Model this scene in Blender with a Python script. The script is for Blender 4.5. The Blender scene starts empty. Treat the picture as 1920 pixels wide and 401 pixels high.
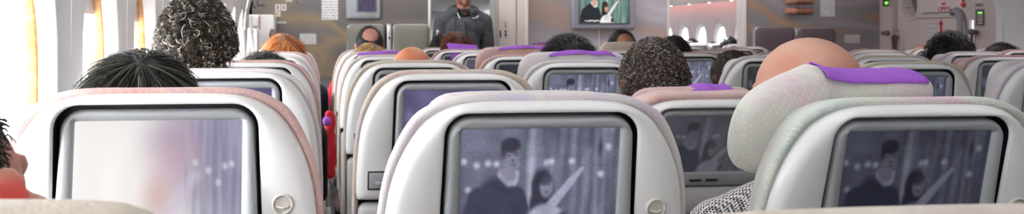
import bpy, bmesh, math, random
from math import sin, cos, tan, atan, atan2, pi, radians, sqrt, hypot
from mathutils import Vector, Matrix, noise

random.seed(7)
sc = bpy.context.scene
COL = sc.collection
PI = pi

# ------------------------------------------------------------------ camera
F_PX, CXP, CYP, YAW, CAMZ = 1650.0, 815.0, 70.0, radians(7.5), 1.25
cd = bpy.data.cameras.new('camera')
cam = bpy.data.objects.new('camera', cd)
COL.objects.link(cam)
cam.location = (0, 0, CAMZ)
cam.rotation_euler = (PI / 2, 0, -YAW)
cd.sensor_width = 36.0
cd.lens = 36.0 * F_PX / 1920.0
cd.shift_x = (960 - CXP) / 1920.0
cd.shift_y = -(200.5 - CYP) / 1920.0
cd.clip_start = 0.05
cd.dof.use_dof = True
cd.dof.focus_distance = 1.3
cd.dof.aperture_fstop = 12.0
sc.camera = cam


def WX(px, Y):
    return Y * tan(atan((px - CXP) / F_PX) + YAW)


def WZ(py, X, Y):
    return CAMZ - (py - CYP) * (Y * cos(YAW) + X * sin(YAW)) / F_PX


def WXI(X, Y):
    """the sight line of a place"""
    return CXP + F_PX * tan(atan(X / Y) - YAW)


def AT(px, py, Y):
    X = WX(px, Y)
    return Vector((X, Y, WZ(py, X, Y)))


def ATX(px, py, X):
    Y = X / tan(atan((px - CXP) / F_PX) + YAW)
    return Vector((X, Y, WZ(py, X, Y)))


# ------------------------------------------------------------------ materials
def s2l(c):
    return tuple(((v / 12.92) if v <= 0.04045 else ((v + 0.055) / 1.055) ** 2.4) for v in c[:3])


def rgb(r, g, b):
    return s2l((r / 255, g / 255, b / 255)) + (1.0,)


MATS = {}


def base_mat(name):
    m = bpy.data.materials.new(name)
    m.use_nodes = True
    nt = m.node_tree
    return m, nt, nt.nodes['Principled BSDF']


def N(nt, t, **kw):
    n = nt.nodes.new(t)
    for k, v in kw.items():
        setattr(n, k, v)
    return n


def plain(name, col, rough=0.5, bump=0.0, bscale=200, vary=0.0, vscale=8, metal=0.0, spec=0.5, sss=0.0, sssr=(1, .3, .15)):
    if name in MATS:
        return MATS[name]
    m, nt, p = base_mat(name)
    p.inputs['Base Color'].default_value = col
    p.inputs['Roughness'].default_value = rough
    p.inputs['Metallic'].default_value = metal
    p.inputs['Specular IOR Level'].default_value = spec
    if sss:
        p.inputs['Subsurface Weight'].default_value = sss
        p.inputs['Subsurface Radius'].default_value = sssr
        p.inputs['Subsurface Scale'].default_value = 0.012
    tc = N(nt, 'ShaderNodeTexCoord')
    if vary:
        nz = N(nt, 'ShaderNodeTexNoise')
        nz.inputs['Scale'].default_value = vscale
        nz.inputs['Detail'].default_value = 5
        nt.links.new(tc.outputs['Object'], nz.inputs['Vector'])
        mx = N(nt, 'ShaderNodeMix', data_type='RGBA')
        mx.inputs['A'].default_value = tuple(c * (1 - vary) for c in col[:3]) + (1,)
        mx.inputs['B'].default_value = tuple(min(1, c * (1 + vary)) for c in col[:3]) + (1,)
        nt.links.new(nz.outputs['Fac'], mx.inputs['Factor'])
        nt.links.new(mx.outputs['Result'], p.inputs['Base Color'])
    if bump:
        nb = N(nt, 'ShaderNodeTexNoise')
        nb.inputs['Scale'].default_value = bscale
        nb.inputs['Detail'].default_value = 3
        nt.links.new(tc.outputs['Object'], nb.inputs['Vector'])
        b = N(nt, 'ShaderNodeBump')
        b.inputs['Strength'].default_value = bump
        b.inputs['Distance'].default_value = 0.002
        nt.links.new(nb.outputs['Fac'], b.inputs['Height'])
        nt.links.new(b.outputs['Normal'], p.inputs['Normal'])
    MATS[name] = m
    return m


def emit(name, col, strength):
    if name in MATS:
        return MATS[name]
    m, nt, p = base_mat(name)
    p.inputs['Base Color'].default_value = (0, 0, 0, 1)
    p.inputs['Emission Color'].default_value = col
    p.inputs['Emission Strength'].default_value = strength
    MATS[name] = m
    return m


def fabric_mat(name, ca, cb, cc, dot):
    """woven seat cloth: drifting tints crossed by curved rows of small pale dots"""
    m, nt, p = base_mat(name)
    L = nt.links.new
    p.inputs['Roughness'].default_value = 0.9
    p.inputs['Sheen Weight'].default_value = 0.25
    tc = N(nt, 'ShaderNodeTexCoord')
    oi = N(nt, 'ShaderNodeObjectInfo')
    add = N(nt, 'ShaderNodeVectorMath', operation='ADD')
    mul = N(nt, 'ShaderNodeVectorMath', operation='SCALE')
    L(oi.outputs['Random'], mul.inputs['Scale'])
    mul.inputs[0].default_value = (3, 5, 7)
    L(tc.outputs['Object'], add.inputs[0])
    L(mul.outputs[0], add.inputs[1])
    nz = N(nt, 'ShaderNodeTexNoise')
    nz.inputs['Scale'].default_value = 6.5
    nz.inputs['Detail'].default_value = 2
    nz.inputs['Distortion'].default_value = 1.2
    L(add.outputs[0], nz.inputs['Vector'])
    cr = N(nt, 'ShaderNodeValToRGB')
    e = cr.color_ramp.elements
    e[0].position, e[0].color = 0.33, ca
    e[1].position, e[1].color = 0.68, cc
    k = e.new(0.5)
    k.color = cb
    L(nz.outputs['Fac'], cr.inputs['Fac'])
    # curved rows of dots
    sp = N(nt, 'ShaderNodeSeparateXYZ')
    L(tc.outputs['Object'], sp.inputs[0])
    wob = N(nt, 'ShaderNodeTexNoise')
    wob.inputs['Scale'].default_value = 5
    L(tc.outputs['Object'], wob.inputs['Vector'])

    def M(op, a, b=None):
        n = N(nt, 'ShaderNodeMath', operation=op)
        for i, v in enumerate((a, b)):
            if v is None:
                continue
            if isinstance(v, (int, float)):
                n.inputs[i].default_value = v
            else:
                L(v, n.inputs[i])
        return n.outputs[0]
    row = M('ADD', M('ADD', sp.outputs['Z'], M('MULTIPLY', sp.outputs['X'], 0.3)), M('MULTIPLY', wob.outputs['Fac'], 0.10))
    s1 = M('SINE', M('MULTIPLY', row, 2 * PI / 0.0125))
    s2 = M('SINE', M('MULTIPLY', M('ADD', sp.outputs['X'], sp.outputs['Y']), 2 * PI / 0.009))
    d = M('MULTIPLY', s1, s2)
    thr = N(nt, 'ShaderNodeMapRange')
    thr.inputs['From Min'].default_value = 0.35
    thr.inputs['From Max'].default_value = 0.8
    L(d, thr.inputs['Value'])
    mx = N(nt, 'ShaderNodeMix', data_type='RGBA')
    L(M('MULTIPLY', thr.outputs['Result'], 0.55), mx.inputs['Factor'])
    L(cr.outputs['Color'], mx.inputs['A'])
    mx.inputs['B'].default_value = dot
    L(mx.outputs['Result'], p.inputs['Base Color'])
    fn = N(nt, 'ShaderNodeTexNoise')
    fn.inputs['Scale'].default_value = 350
    L(tc.outputs['Object'], fn.inputs['Vector'])
    cn = N(nt, 'ShaderNodeTexNoise')
    cn.inputs['Scale'].default_value = 18
    cn.inputs['Detail'].default_value = 4
    L(add.outputs[0], cn.inputs['Vector'])
    hh = M('ADD', M('MULTIPLY', fn.outputs['Fac'], 0.25), M('MULTIPLY', cn.outputs['Fac'], 1.6))
    b = N(nt, 'ShaderNodeBump')
    b.inputs['Strength'].default_value = 0.5
    b.inputs['Distance'].default_value = 0.006
    L(hh, b.inputs['Height'])
    L(b.outputs['Normal'], p.inputs['Normal'])
    MATS[name] = m
    return m


def attr_mat(name, rough=0.5, emission=0.0, spec=0.4, sheen=0.0):
    m, nt, p = base_mat(name)
    a = N(nt, 'ShaderNodeAttribute', attribute_name='col')
    if emission:
        p.inputs['Base Color'].default_value = (0.012, 0.012, 0.014, 1)
        nt.links.new(a.outputs['Color'], p.inputs['Emission Color'])
        p.inputs['Emission Strength'].default_value = emission
    else:
        nt.links.new(a.outputs['Color'], p.inputs['Base Color'])
    p.inputs['Roughness'].default_value = rough
    p.inputs['Specular IOR Level'].default_value = spec
    p.inputs['Sheen Weight'].default_value = sheen
    MATS[name] = m
    return m


def mural_mat(name, cols, scale=1.0, rough=0.55):
    """bulkhead laminate printed with soft dune bands"""
    m, nt, p = base_mat(name)
    L = nt.links.new
    tc = N(nt, 'ShaderNodeTexCoord')
    mp = N(nt, 'ShaderNodeMapping')
    mp.inputs['Scale'].default_value = (.62 * scale, 1, 1.7 * scale)
    L(tc.outputs['Object'], mp.inputs['Vector'])
    nz = N(nt, 'ShaderNodeTexNoise')
    nz.inputs['Scale'].default_value = 1.5
    nz.inputs['Detail'].default_value = 0.6
    nz.inputs['Distortion'].default_value = .9
    L(mp.outputs['Vector'], nz.inputs['Vector'])
    cr = N(nt, 'ShaderNodeValToRGB')
    e = cr.color_ramp.elements
    e[0].position, e[0].color = 0.30, cols[0]
    e[1].position, e[1].color = 0.72, cols[-1]
    n = len(cols)
    for i, c in enumerate(cols[1:-1]):
        k = e.new(0.30 + 0.42 * (i + 1) / (n - 1))
        k.color = c
    L(nz.outputs['Fac'], cr.inputs['Fac'])
    L(cr.outputs['Color'], p.inputs['Base Color'])
    p.inputs['Roughness'].default_value = rough
    MATS[name] = m
    return m


def print_mat(name, paper, ink, lines=14, cols=1):
    """a printed notice: paper with rows of broken small print"""
    m, nt, p = base_mat(name)
    L = nt.links.new
    tc = N(nt, 'ShaderNodeTexCoord')
    br = N(nt, 'ShaderNodeTexBrick')
    br.offset = 0.37
    br.inputs['Color1'].default_value = ink
    br.inputs['Color2'].default_value = tuple(0.5 * (a + b) for a, b in zip(ink, paper))
    br.inputs['Mortar'].default_value = paper
    br.inputs['Scale'].default_value = 1.0
    br.inputs['Brick Width'].default_value = 0.23 / cols
    br.inputs['Row Height'].default_value = 1.0 / lines
    br.inputs['Mortar Size'].default_value = 0.32 / lines
    L(tc.outputs['Generated'], br.inputs['Vector'])
    mp = N(nt, 'ShaderNodeMapping')
    mp.inputs['Rotation'].default_value = (PI / 2, 0, 0)
    L(tc.outputs['Generated'], mp.inputs['Vector'])
    L(mp.outputs['Vector'], br.inputs['Vector'])
    L(br.outputs['Color'], p.inputs['Base Color'])
    p.inputs['Roughness'].default_value = 0.6
    MATS[name] = m
    return m


def wood_mat(name):
    m, nt, p = base_mat(name)
    L = nt.links.new
    tc = N(nt, 'ShaderNodeTexCoord')
    nz = N(nt, 'ShaderNodeTexNoise')
    nz.inputs['Scale'].default_value = 28
    nz.inputs['Detail'].default_value = 6
    nz.inputs['Distortion'].default_value = 1.5
    L(tc.outputs['Object'], nz.inputs['Vector'])
    cr = N(nt, 'ShaderNodeValToRGB')
    e = cr.color_ramp.elements
    e[0].position, e[0].color = 0.3, rgb(146, 102, 60)
    e[1].position, e[1].color = 0.7, rgb(192, 150, 100)
    L(nz.outputs['Fac'], cr.inputs['Fac'])
    L(cr.outputs['Color'], p.inputs['Base Color'])
    p.inputs['Roughness'].default_value = 0.3
    MATS[name] = m
    return m


def skin_mat(name, col, ruddy, vscale=14, amt=0.6, ear=None):
    m, nt, p = base_mat(name)
    L = nt.links.new
    tc = N(nt, 'ShaderNodeTexCoord')
    nz = N(nt, 'ShaderNodeTexNoise')
    nz.inputs['Scale'].default_value = vscale
    nz.inputs['Detail'].default_value = 6
    L(tc.outputs['Object'], nz.inputs['Vector'])
    mr = N(nt, 'ShaderNodeMapRange')
    mr.inputs['From Min'].default_value = 0.38
    mr.inputs['From Max'].default_value = 0.66
    mr.inputs['To Max'].default_value = amt
    L(nz.outputs['Fac'], mr.inputs['Value'])
    mx = N(nt, 'ShaderNodeMix', data_type='RGBA')
    mx.inputs['A'].default_value = col
    mx.inputs['B'].default_value = ruddy
    L(mr.outputs['Result'], mx.inputs['Factor'])
    at = N(nt, 'ShaderNodeAttribute', attribute_name='flush_glow')
    m2 = N(nt, 'ShaderNodeMix', data_type='RGBA')
    L(at.outputs['Fac'], m2.inputs['Factor'])
    L(mx.outputs['Result'], m2.inputs['A'])
    m2.inputs['B'].default_value = ear or ruddy  # natural ear redness plus window backlight glow, both put into the colour
    L(m2.outputs['Result'], p.inputs['Base Color'])
    p.inputs['Roughness'].default_value = 0.5
    p.inputs['Subsurface Weight'].default_value = 0.25
    p.inputs['Subsurface Radius'].default_value = (1, .3, .15)
    p.inputs['Subsurface Scale'].default_value = 0.01
    MATS[name] = m
    return m


def check_mat(name):
    m, nt, p = base_mat(name)
    tc = N(nt, 'ShaderNodeTexCoord')
    ck = N(nt, 'ShaderNodeTexChecker')
    ck.inputs['Scale'].default_value = 230
    ck.inputs['Color1'].default_value = rgb(225, 222, 220)
    ck.inputs['Color2'].default_value = rgb(45, 45, 55)
    nt.links.new(tc.outputs['Object'], ck.inputs['Vector'])
    nt.links.new(ck.outputs['Color'], p.inputs['Base Color'])
    p.inputs['Roughness'].default_value = 0.85
    MATS[name] = m
    return m


M_SHELL = plain('shell_plastic', rgb(218, 217, 216), 0.33, bump=0.04, bscale=500)
M_FAB = fabric_mat('cabin_fabric', rgb(186, 156, 154), rgb(192, 180, 164), rgb(176, 168, 178), rgb(214, 180, 166))
M_FAB_ROSE = fabric_mat('cabin_fabric_rose', rgb(180, 140, 138), rgb(190, 158, 152), rgb(172, 146, 150), rgb(212, 172, 156))
M_FAB_LILAC = fabric_mat('cabin_fabric_lilac', rgb(192, 182, 196), rgb(202, 196, 190), rgb(184, 178, 196), rgb(214, 196, 196))
M_FAB_BEIGE = fabric_mat('cabin_fabric_beige', rgb(184, 168, 150), rgb(188, 180, 166), rgb(178, 160, 156), rgb(208, 184, 166))
FABS = [M_FAB_LILAC, M_FAB_BEIGE, M_FAB_ROSE, M_FAB]
M_FAB_G = fabric_mat('cabin_fabric_green', rgb(196, 168, 182), rgb(192, 192, 184), rgb(172, 184, 180), rgb(222, 202, 184))
M_LINER = plain('recess_black', rgb(26, 26, 28), 0.5)
M_BEZEL = plain('bezel_silver', rgb(160, 163, 166), 0.4, metal=0.15, bump=0.03, bscale=900)
M_LOWER = plain('lower_grey', rgb(178, 176, 174), 0.45)
M_TRAY = plain('tray_beige', rgb(196, 190, 182), 0.4)
M_DARK = plain('dark_grey', rgb(52, 54, 58), 0.55)
M_POCKET = plain('pocket_cloth', rgb(70, 72, 76), 0.9, bump=0.3, bscale=300)
M_METAL = plain('metal_leg', rgb(150, 150, 152), 0.35, metal=0.8)
M_WALL = plain('wall_panel', rgb(222, 222, 222), 0.5, bump=0.03, bscale=300)
M_WOOD = wood_mat('burl_wood')
M_PURPLE = plain('purple_cloth', rgb(150, 84, 190), 0.85, bump=0.35, bscale=60, vary=0.12, vscale=20)
M_SEATFAB = plain('seat_base_cloth', rgb(92, 88, 90), 0.9, bump=0.3, bscale=200)
M_CARPET = plain('carpet', rgb(58, 60, 62), 0.95, bump=0.6, bscale=120, vary=0.25, vscale=60)
M_CEIL = plain('ceiling_white', rgb(214, 212, 210), 0.6)
M_BLACK = plain('black_plastic', rgb(20, 20, 22), 0.4)
M_WHITE = plain('white_plastic', rgb(222, 218, 214), 0.4)
M_RED = plain('red_print', rgb(196, 40, 48), 0.6)
M_SCREEN = attr_mat('screen_picture', 0.12, emission=1.0, spec=0.5)
M_HAIR = attr_mat('hair_strands', 0.38, spec=0.34)


# ------------------------------------------------------------------ mesh helpers
def mesh_obj(name, verts, faces, mat=None, parent=None, smooth=True, cols=None, angle=None):
    me = bpy.data.meshes.new(name)
    me.from_pydata([tuple(v) for v in verts], [], faces)
    me.validate()
    if smooth:
        me.polygons.foreach_set('use_smooth', [True] * len(me.polygons))
        if angle:
            me.set_sharp_from_angle(angle=radians(angle))
    if cols is not None and len(cols) == len(me.vertices):
        ca = me.color_attributes.new('col', 'FLOAT_COLOR', 'POINT')
        flat = []
        for c in cols:
            flat += [c[0], c[1], c[2], 1.0]
        ca.data.foreach_set('color', flat)
    o = bpy.data.objects.new(name, me)
    COL.objects.link(o)
    if mat:
        me.materials.append(mat)
    if parent:
        o.parent = parent
    return o


class MB:
    """collects shapes for one mesh"""

    def __init__(self):
        self.v, self.f = [], []

    def add(self, verts, faces, mtx=None):
        b = len(self.v)
        for p in verts:
            self.v.append(mtx @ Vector(p) if mtx else Vector(p))
        self.f += [tuple(i + b for i in f) for f in faces]

    def box(self, c, size, bevel=0.0, seg=2, mtx=None):
        bm = bmesh.new()
        bmesh.ops.create_cube(bm, size=1)
        for v in bm.verts:
            v.co = Vector((v.co.x * size[0], v.co.y * size[1], v.co.z * size[2]))
        if bevel:
            bmesh.ops.bevel(bm, geom=bm.edges[:], offset=bevel, segments=seg, affect='EDGES', profile=0.5, clamp_overlap=True)
        vs = [Vector(c) + v.co for v in bm.verts]
        bm.verts.index_update()
        fs = [tuple(v.index for v in f.verts) for f in bm.faces]
        bm.free()
        self.add(vs, fs, mtx)
        return self

    def tube(self, pts, r, seg=8, caps=True):
        pts = [Vector(p) for p in pts]
        rs = r if isinstance(r, (list, tuple)) else [r] * len(pts)
        vs, fs = [], []
        up = None
        for i, p in enumerate(pts):
            t = (pts[min(i + 1, len(pts) - 1)] - pts[max(i - 1, 0)]).normalized()
            if up is None:
                up = Vector((0, 0, 1)) if abs(t.z) < 0.9 else Vector((1, 0, 0))
            a = t.cross(up).normalized()
            b = a.cross(t).normalized()
            up = b
            for k in range(seg):
                w = 2 * PI * k / seg
                vs.append(p + (a * cos(w) + b * sin(w)) * rs[i])
        n = len(pts)
        for i in range(n - 1):
            for k in range(seg):
                k2 = (k + 1) % seg
                fs.append((i * seg + k, i * seg + k2, (i + 1) * seg + k2, (i + 1) * seg + k))
        if caps:
            fs.append(tuple(range(seg - 1, -1, -1)))
            fs.append(tuple((n - 1) * seg + k for k in range(seg)))
        self.add(vs, fs)
        return self

    def ball(self, c, r, u=16, v=10):
        r = r if isinstance(r, (tuple, list)) else (r, r, r)
        vs, fs = [], []
        for i in range(v + 1):
            th = PI * i / v
            for j in range(u):
                ph = 2 * PI * j / u
                vs.append((c[0] + r[0] * sin(th) * cos(ph), c[1] + r[1] * sin(th) * sin(ph), c[2] + r[2] * cos(th)))
        for i in range(v):
            for j in range(u):
                j2 = (j + 1) % u
                fs.append((i * u + j, (i + 1) * u + j, (i + 1) * u + j2, i * u + j2))
        self.add(vs, fs)
        return self

    def rings(self, rings, cap0=False, cap1=False):
        n = len(rings[0])
        vs, fs = [], []
        for r in rings:
            vs += r
        for i in range(len(rings) - 1):
            for k in range(n):
                k2 = (k + 1) % n
                fs.append((i * n + k, i * n + k2, (i + 1) * n + k2, (i + 1) * n + k))
        for flag, i in ((cap0, 0), (cap1, len(rings) - 1)):
            if flag:
                c = sum((Vector(p) for p in rings[i]), Vector()) / n
                vs.append(c)
                ci = len(vs) - 1
                for k in range(n):
                    k2 = (k + 1) % n
                    fs.append((i * n + k2, i * n + k, ci) if i == 0 else (i * n + k, i * n + k2, ci))
        self.add(vs, fs)
        return self

    def build(self, name, mat, parent=None, smooth=True, angle=40):
        return mesh_obj(name, self.v, self.f, mat, parent, smooth, angle=angle)


def empty(name, loc, rz=0.0):
    o = bpy.data.objects.new(name, None)
    o.empty_display_size = 0.1
    COL.objects.link(o)
    o.location = loc
    o.rotation_euler = (0, 0, rz)
    return o


def tag(o, label=None, cat=None, group=None, kind=None):
    if label:
        o['label'] = label
    if cat:
        o['category'] = cat
    if group:
        o['group'] = group
    if kind:
        o['kind'] = kind
    return o


def struct(o, label=None):
    o['kind'] = 'structure'
    if label:
        o['label'] = label
    return o


def superellipse(cx, cy, a, b, n, count):
    out = []
    for i in range(count):
        t = 2 * PI * i / count
        c, s = cos(t), sin(t)
        out.append((cx + a * math.copysign(abs(c) ** (2 / n), c), cy + b * math.copysign(abs(s) ** (2 / n), s)))
    return out


def rrect(x0, x1, y0, y1, r, seg=6, taper=0.0):
    """rounded rectangle, counter-clockwise; taper widens the lower edge"""
    out = []
    for (cx, cy, a0) in ((x1 - r, y1 - r, 0), (x0 + r, y1 - r, PI / 2), (x0 + r, y0 + r, PI), (x1 - r, y0 + r, 1.5 * PI)):
        for i in range(seg + 1):
            a = a0 + PI / 2 * i / seg
            out.append((cx + r * cos(a), cy + r * sin(a)))
    if taper:
        xm = (x0 + x1) / 2
        out = [(xm + (x - xm) * (1 + taper * (y1 - y) / (y1 - y0)), y) for x, y in out]
    return out


def ray_poly(poly, c, ang):
    dx, dy = cos(ang), sin(ang)
    best = None
    n = len(poly)
    for i in range(n):
        x1, y1 = poly[i][0] - c[0], poly[i][1] - c[1]
        x2, y2 = poly[(i + 1) % n][0] - c[0], poly[(i + 1) % n][1] - c[1]
        ex, ey = x2 - x1, y2 - y1
        den = dx * ey - dy * ex
        if abs(den) < 1e-12:
            continue
        t = (x1 * ey - y1 * ex) / den
        u = (x1 * dy - y1 * dx) / den
        if t > 0 and -1e-6 <= u <= 1 + 1e-6:
            if best is None or t > best:
                best = t
    return (c[0] + dx * best, c[1] + dy * best)


def union_angles(polys, c, extra=48):
    a = [2 * PI * i / extra for i in range(extra)]
    for p in polys:
        a += [atan2(y - c[1], x - c[0]) % (2 * PI) for x, y in p]
    a.sort()
    out = []
    for v in a:
        if not out or v - out[-1] > 0.006:
            out.append(v)
    return out


def inset(p, c, k):
    dx, dy = c[0] - p[0], c[1] - p[1]
    d = hypot(dx, dy)
    return (p[0] + dx / d * k, p[1] + dy / d * k)


# ------------------------------------------------------------------ pictures shown on the screens
def mixc(a, b, t):
    t = max(0, min(1, t))
    return tuple(x + (y - x) * t for x, y in zip(a, b))


def sst(a, b, x):
    t = max(0, min(1, (x - a) / (b - a))) if a != b else float(x > a)
    return t * t * (3 - 2 * t)


SOFT = [1.0]


def ell(u, v, cu, cv, ru, rv, soft=0.25):
    soft = min(.95, soft * SOFT[0])
    d = sqrt(((u - cu) / ru) ** 2 + ((v - cv) / rv) ** 2)
    return 1 - sst(1 - soft, 1 + soft, d)


def seg(u, v, a, b, ra, rb, asp=1.6, soft=0.3):
    soft = min(.95, soft * SOFT[0])
    ax, ay, bx, by, x, y = a[0] * asp, a[1], b[0] * asp, b[1], u * asp, v
    dx, dy = bx - ax, by - ay
    t = max(0, min(1, ((x - ax) * dx + (y - ay) * dy) / (dx * dx + dy * dy)))
    d = hypot(x - ax - dx * t, y - ay - dy * t) / (ra + (rb - ra) * t)
    return 1 - sst(1 - soft, 1 + soft, d)


def film(u, v, colour):
    """two people in a tall glazed hall, she points up to the side"""
    SOFT[0] = 1.0 if colour else 1.9
    nx = noise.noise(Vector((u * 26, v * 1.3, 3.1)))
    n2 = noise.noise(Vector((u * 9, v * 2.2, 8.4)))
    if colour:
        c = mixc((74, 96, 92), (146, 170, 160), 0.5 + 0.8 * nx)
        c = mixc(c, (36, 58, 54), max(0, n2) * 1.1)
        c = mixc(c, (206, 222, 214), ell(u, v, 0.55, 0.35, 0.02, 0.4, .6) * .8)
        c = mixc(c, (60, 170, 140), max(0, noise.noise(Vector((u * 30, v * 2, 5)))) * .8)
        sweater, skin, hair, white, dress = (34, 36, 42), (206, 160, 142), (34, 26, 24), (216, 220, 222), (226, 224, 222)
    else:
        c = mixc((122, 124, 148), (96, 97, 118), v)
        if u > 0.40:
            c = mixc(c, mixc((78, 80, 98), (150, 152, 176), 0.5 + 0.9 * nx), 0.75)
        c = mixc(c, (66, 68, 84), max(0, n2) * .7)
        c = mixc(c, (182, 184, 206), ell(u, v, 0.445, 0.42, 0.02, 0.55, .6) * .85)
        for (bu, bv) in ((.10, .37), (.17, .35), (.225, .36), (.345, .36), (.54, .35), (.57, .34), (.70, .34), (.89, .48), (.05, .62), (.93, .20), (.30, .55), (.02, .33)):
            c = mixc(c, (208, 210, 228), ell(u, v, bu, bv, .018, .03, .7) * .9)
        c = mixc(c, (58, 60, 76), ell(u, v, .88, .2, .012, .09, .5) * .8)
        c = mixc(c, (80, 150, 140), ell(u, v, .41, .22, .006, .04, .5) * .7)
        sweater, skin, hair, white, dress = (58, 60, 84), (136, 134, 156), (50, 50, 68), (176, 178, 198), (172, 173, 196)
    # man
    c = mixc(c, sweater, max(ell(u, v, .25, .84, .17, .36, .08), seg(u, v, (.13, .72), (.08, 1.1), .13, .16, 1.6, .1), seg(u, v, (.36, .68), (.41, 1.1), .08, .12, 1.6, .1)))
    c = mixc(c, white, max(seg(u, v, (.265, .46), (.31, .55), .05, .045), seg(u, v, (.35, .45), (.335, .55), .03, .04)))
    c = mixc(c, skin, max(ell(u, v, .315, .29, .055, .15, .12), seg(u, v, (.30, .35), (.30, .47), .07, .075)))
    c = mixc(c, hair, ell(u, v, .310, .165, .06, .075, .15))
    c = mixc(c, hair, ell(u, v, .268, .22, .018, .08, .3) * .8)
    c = mixc(c, hair, max(ell(u, v, .335, .245, .035, .012, .4), 0) * .5)
    # woman
    c = mixc(c, hair, max(ell(u, v, .515, .62, .065, .2, .12), ell(u, v, .475, .82, .035, .18, .2)))
    c = mixc(c, dress, max(ell(u, v, .55, 1.02, .14, .24, .08), seg(u, v, (.56, .84), (.70, .55), .055, .036, 1.6, .2)))
    c = mixc(c, dress, seg(u, v, (.70, .55), (.77, .42), .034, .022, 1.6, .25))
    c = mixc(c, skin, max(ell(u, v, .545, .60, .042, .12, .15), ell(u, v, .785, .36, .022, .055, .3), seg(u, v, (.79, .34), (.82, .22), .012, .008, 1.6, .4)))
    c = mixc(c, hair, ell(u, v, .528, .52, .05, .06, .2) * .8)
    c = mixc(c, hair, ell(u, v, .66, .93, .03, .06, .3) * .9)
    for (eu, ev, eru, erv) in ((.300, .275, .014, .010), (.345, .270, .012, .010), (.330, .375, .018, .007), (.325, .33, .008, .02), (.532, .585, .010, .010), (.560, .580, .009, .010), (.548, .66, .014, .009)):
        c = mixc(c, hair, ell(u, v, eu, ev, eru, erv, .6) * .55)
    g = 1 + .10 * noise.noise(Vector((u * 12, v * 9, 1))) + .10 * noise.noise(Vector((u * 60, v * 40, 2)))
    return tuple(max(0, min(255, x * g)) for x in c)


def blank(u, v, base):
    n1 = noise.noise(Vector((u * 5, v * 4, 1.7)))
    c = mixc(base, tuple(x * 1.25 for x in base), 0.5 + n1)
    c = mixc(c, (146, 140, 170), ell(u, v, .06, .45, .03, .1, .9) * .6)
    return c


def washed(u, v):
    """the film as smeared patches, a pale window reflection painted in at one side"""
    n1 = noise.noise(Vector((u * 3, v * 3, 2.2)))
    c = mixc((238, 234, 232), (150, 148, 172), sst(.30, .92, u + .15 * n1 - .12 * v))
    c = mixc(c, (250, 248, 246), ell(u, v, .02, .6, .42, .8, .9))  # window reflection painted as a near-white patch in the picture
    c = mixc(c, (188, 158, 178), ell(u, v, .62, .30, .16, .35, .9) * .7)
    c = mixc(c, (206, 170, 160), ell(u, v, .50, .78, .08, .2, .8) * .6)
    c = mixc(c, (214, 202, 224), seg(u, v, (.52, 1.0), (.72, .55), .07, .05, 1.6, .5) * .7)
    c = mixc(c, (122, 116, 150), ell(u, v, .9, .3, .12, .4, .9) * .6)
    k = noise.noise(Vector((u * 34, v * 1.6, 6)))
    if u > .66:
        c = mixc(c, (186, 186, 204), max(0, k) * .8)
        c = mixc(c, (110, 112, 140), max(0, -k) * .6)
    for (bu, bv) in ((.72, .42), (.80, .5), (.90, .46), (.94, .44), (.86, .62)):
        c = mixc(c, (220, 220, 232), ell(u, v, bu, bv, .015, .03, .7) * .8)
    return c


def screen_mesh(name, w, h, fn, gain=1.0, nu=112, nv=70):
    vs, fs, cs = [], [], []
    for j in range(nv + 1):
        for i in range(nu + 1):
            u, v = i / nu, j / nv
            vs.append(((u - .5) * w, 0, (.5 - v) * h))
            c = fn(u, v)
            cs.append(tuple(x * gain for x in s2l((c[0] / 255, c[1] / 255, c[2] / 255))))
    for j in range(nv):
        for i in range(nu):
            a = j * (nu + 1) + i
            fs.append((a, a + nu + 1, a + nu + 2, a + 1))
    o = mesh_obj(name, vs, fs, M_SCREEN, None, True, cs)
    me = o.data
    bpy.data.objects.remove(o)
    return me


SW, SH = 0.234, 0.146
SCREENS = {
    'film': screen_mesh('screen_film', SW, SH, lambda u, v: film(u, v, False), 0.85),
    'dim': screen_mesh('screen_dim', SW, SH, lambda u, v: film(u, v, False), 0.24),
    'mid': screen_mesh('screen_mid', SW, SH, lambda u, v: film(u, v, False), 0.42),
    'grey': screen_mesh('screen_grey', SW, SH, lambda u, v: mixc(film(u, v, False), (118, 118, 120), .45), 0.3),
    'window_glare': screen_mesh('screen_window_glare', SW, SH, washed, 0.86),
    'violet': screen_mesh('screen_violet', SW, SH, lambda u, v: blank(u, v, (84, 78, 112)), 0.9, 40, 30),
    'dark': screen_mesh('screen_dark', SW, SH, lambda u, v: blank(u, v, (52, 54, 60)), 0.6, 40, 30),
}

# ------------------------------------------------------------------ the seat
S_TOP = 0.742
PIV = 0.45
FAB = [(.0075, 0.06), (0.0083, 0.10), (0.0112, 0.128), (0.0175, 0.150), (0.0265, 0.169), (0.038, 0.187), (0.058, 0.202), (0.085, 0.216),
       (0.118, 0.229), (0.17, 0.240), (0.25, 0.245), (0.42, 0.245), (0.60, 0.24), (0.70, 0.225)]
SHL = [(0.0215, 0.05), (0.0222, 0.09), (0.025, 0.114), (0.0315, 0.136), (0.041, 0.154), (0.054, 0.171), (0.075, 0.187), (0.10, 0.2015),
       (0.13, 0.2135), (0.17, 0.223), (0.25, 0.230), (0.325, 0.231), (0.333, 0.222)]


def outline(tab):
    right = [(hw, S_TOP - d) for d, hw in tab]
    return list(reversed([(-x, s) for x, s in right])) + right      # clockwise from lower-left over the top


def ccw(poly):
    a = sum(poly[i][0] * poly[(i + 1) % len(poly)][1] - poly[(i + 1) % len(poly)][0] * poly[i][1] for i in range(len(poly)))
    return poly if a > 0 else list(reversed(poly))


def smooth_poly(poly, it=2):
    for _ in range(it):
        out = []
        n = len(poly)
        for i in range(n):
            a, b = poly[i], poly[(i + 1) % n]
            out.append((a[0] * .75 + b[0] * .25, a[1] * .75 + b[1] * .25))
            out.append((a[0] * .25 + b[0] * .75, a[1] * .25 + b[1] * .75))
        poly = out
    return poly


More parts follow.
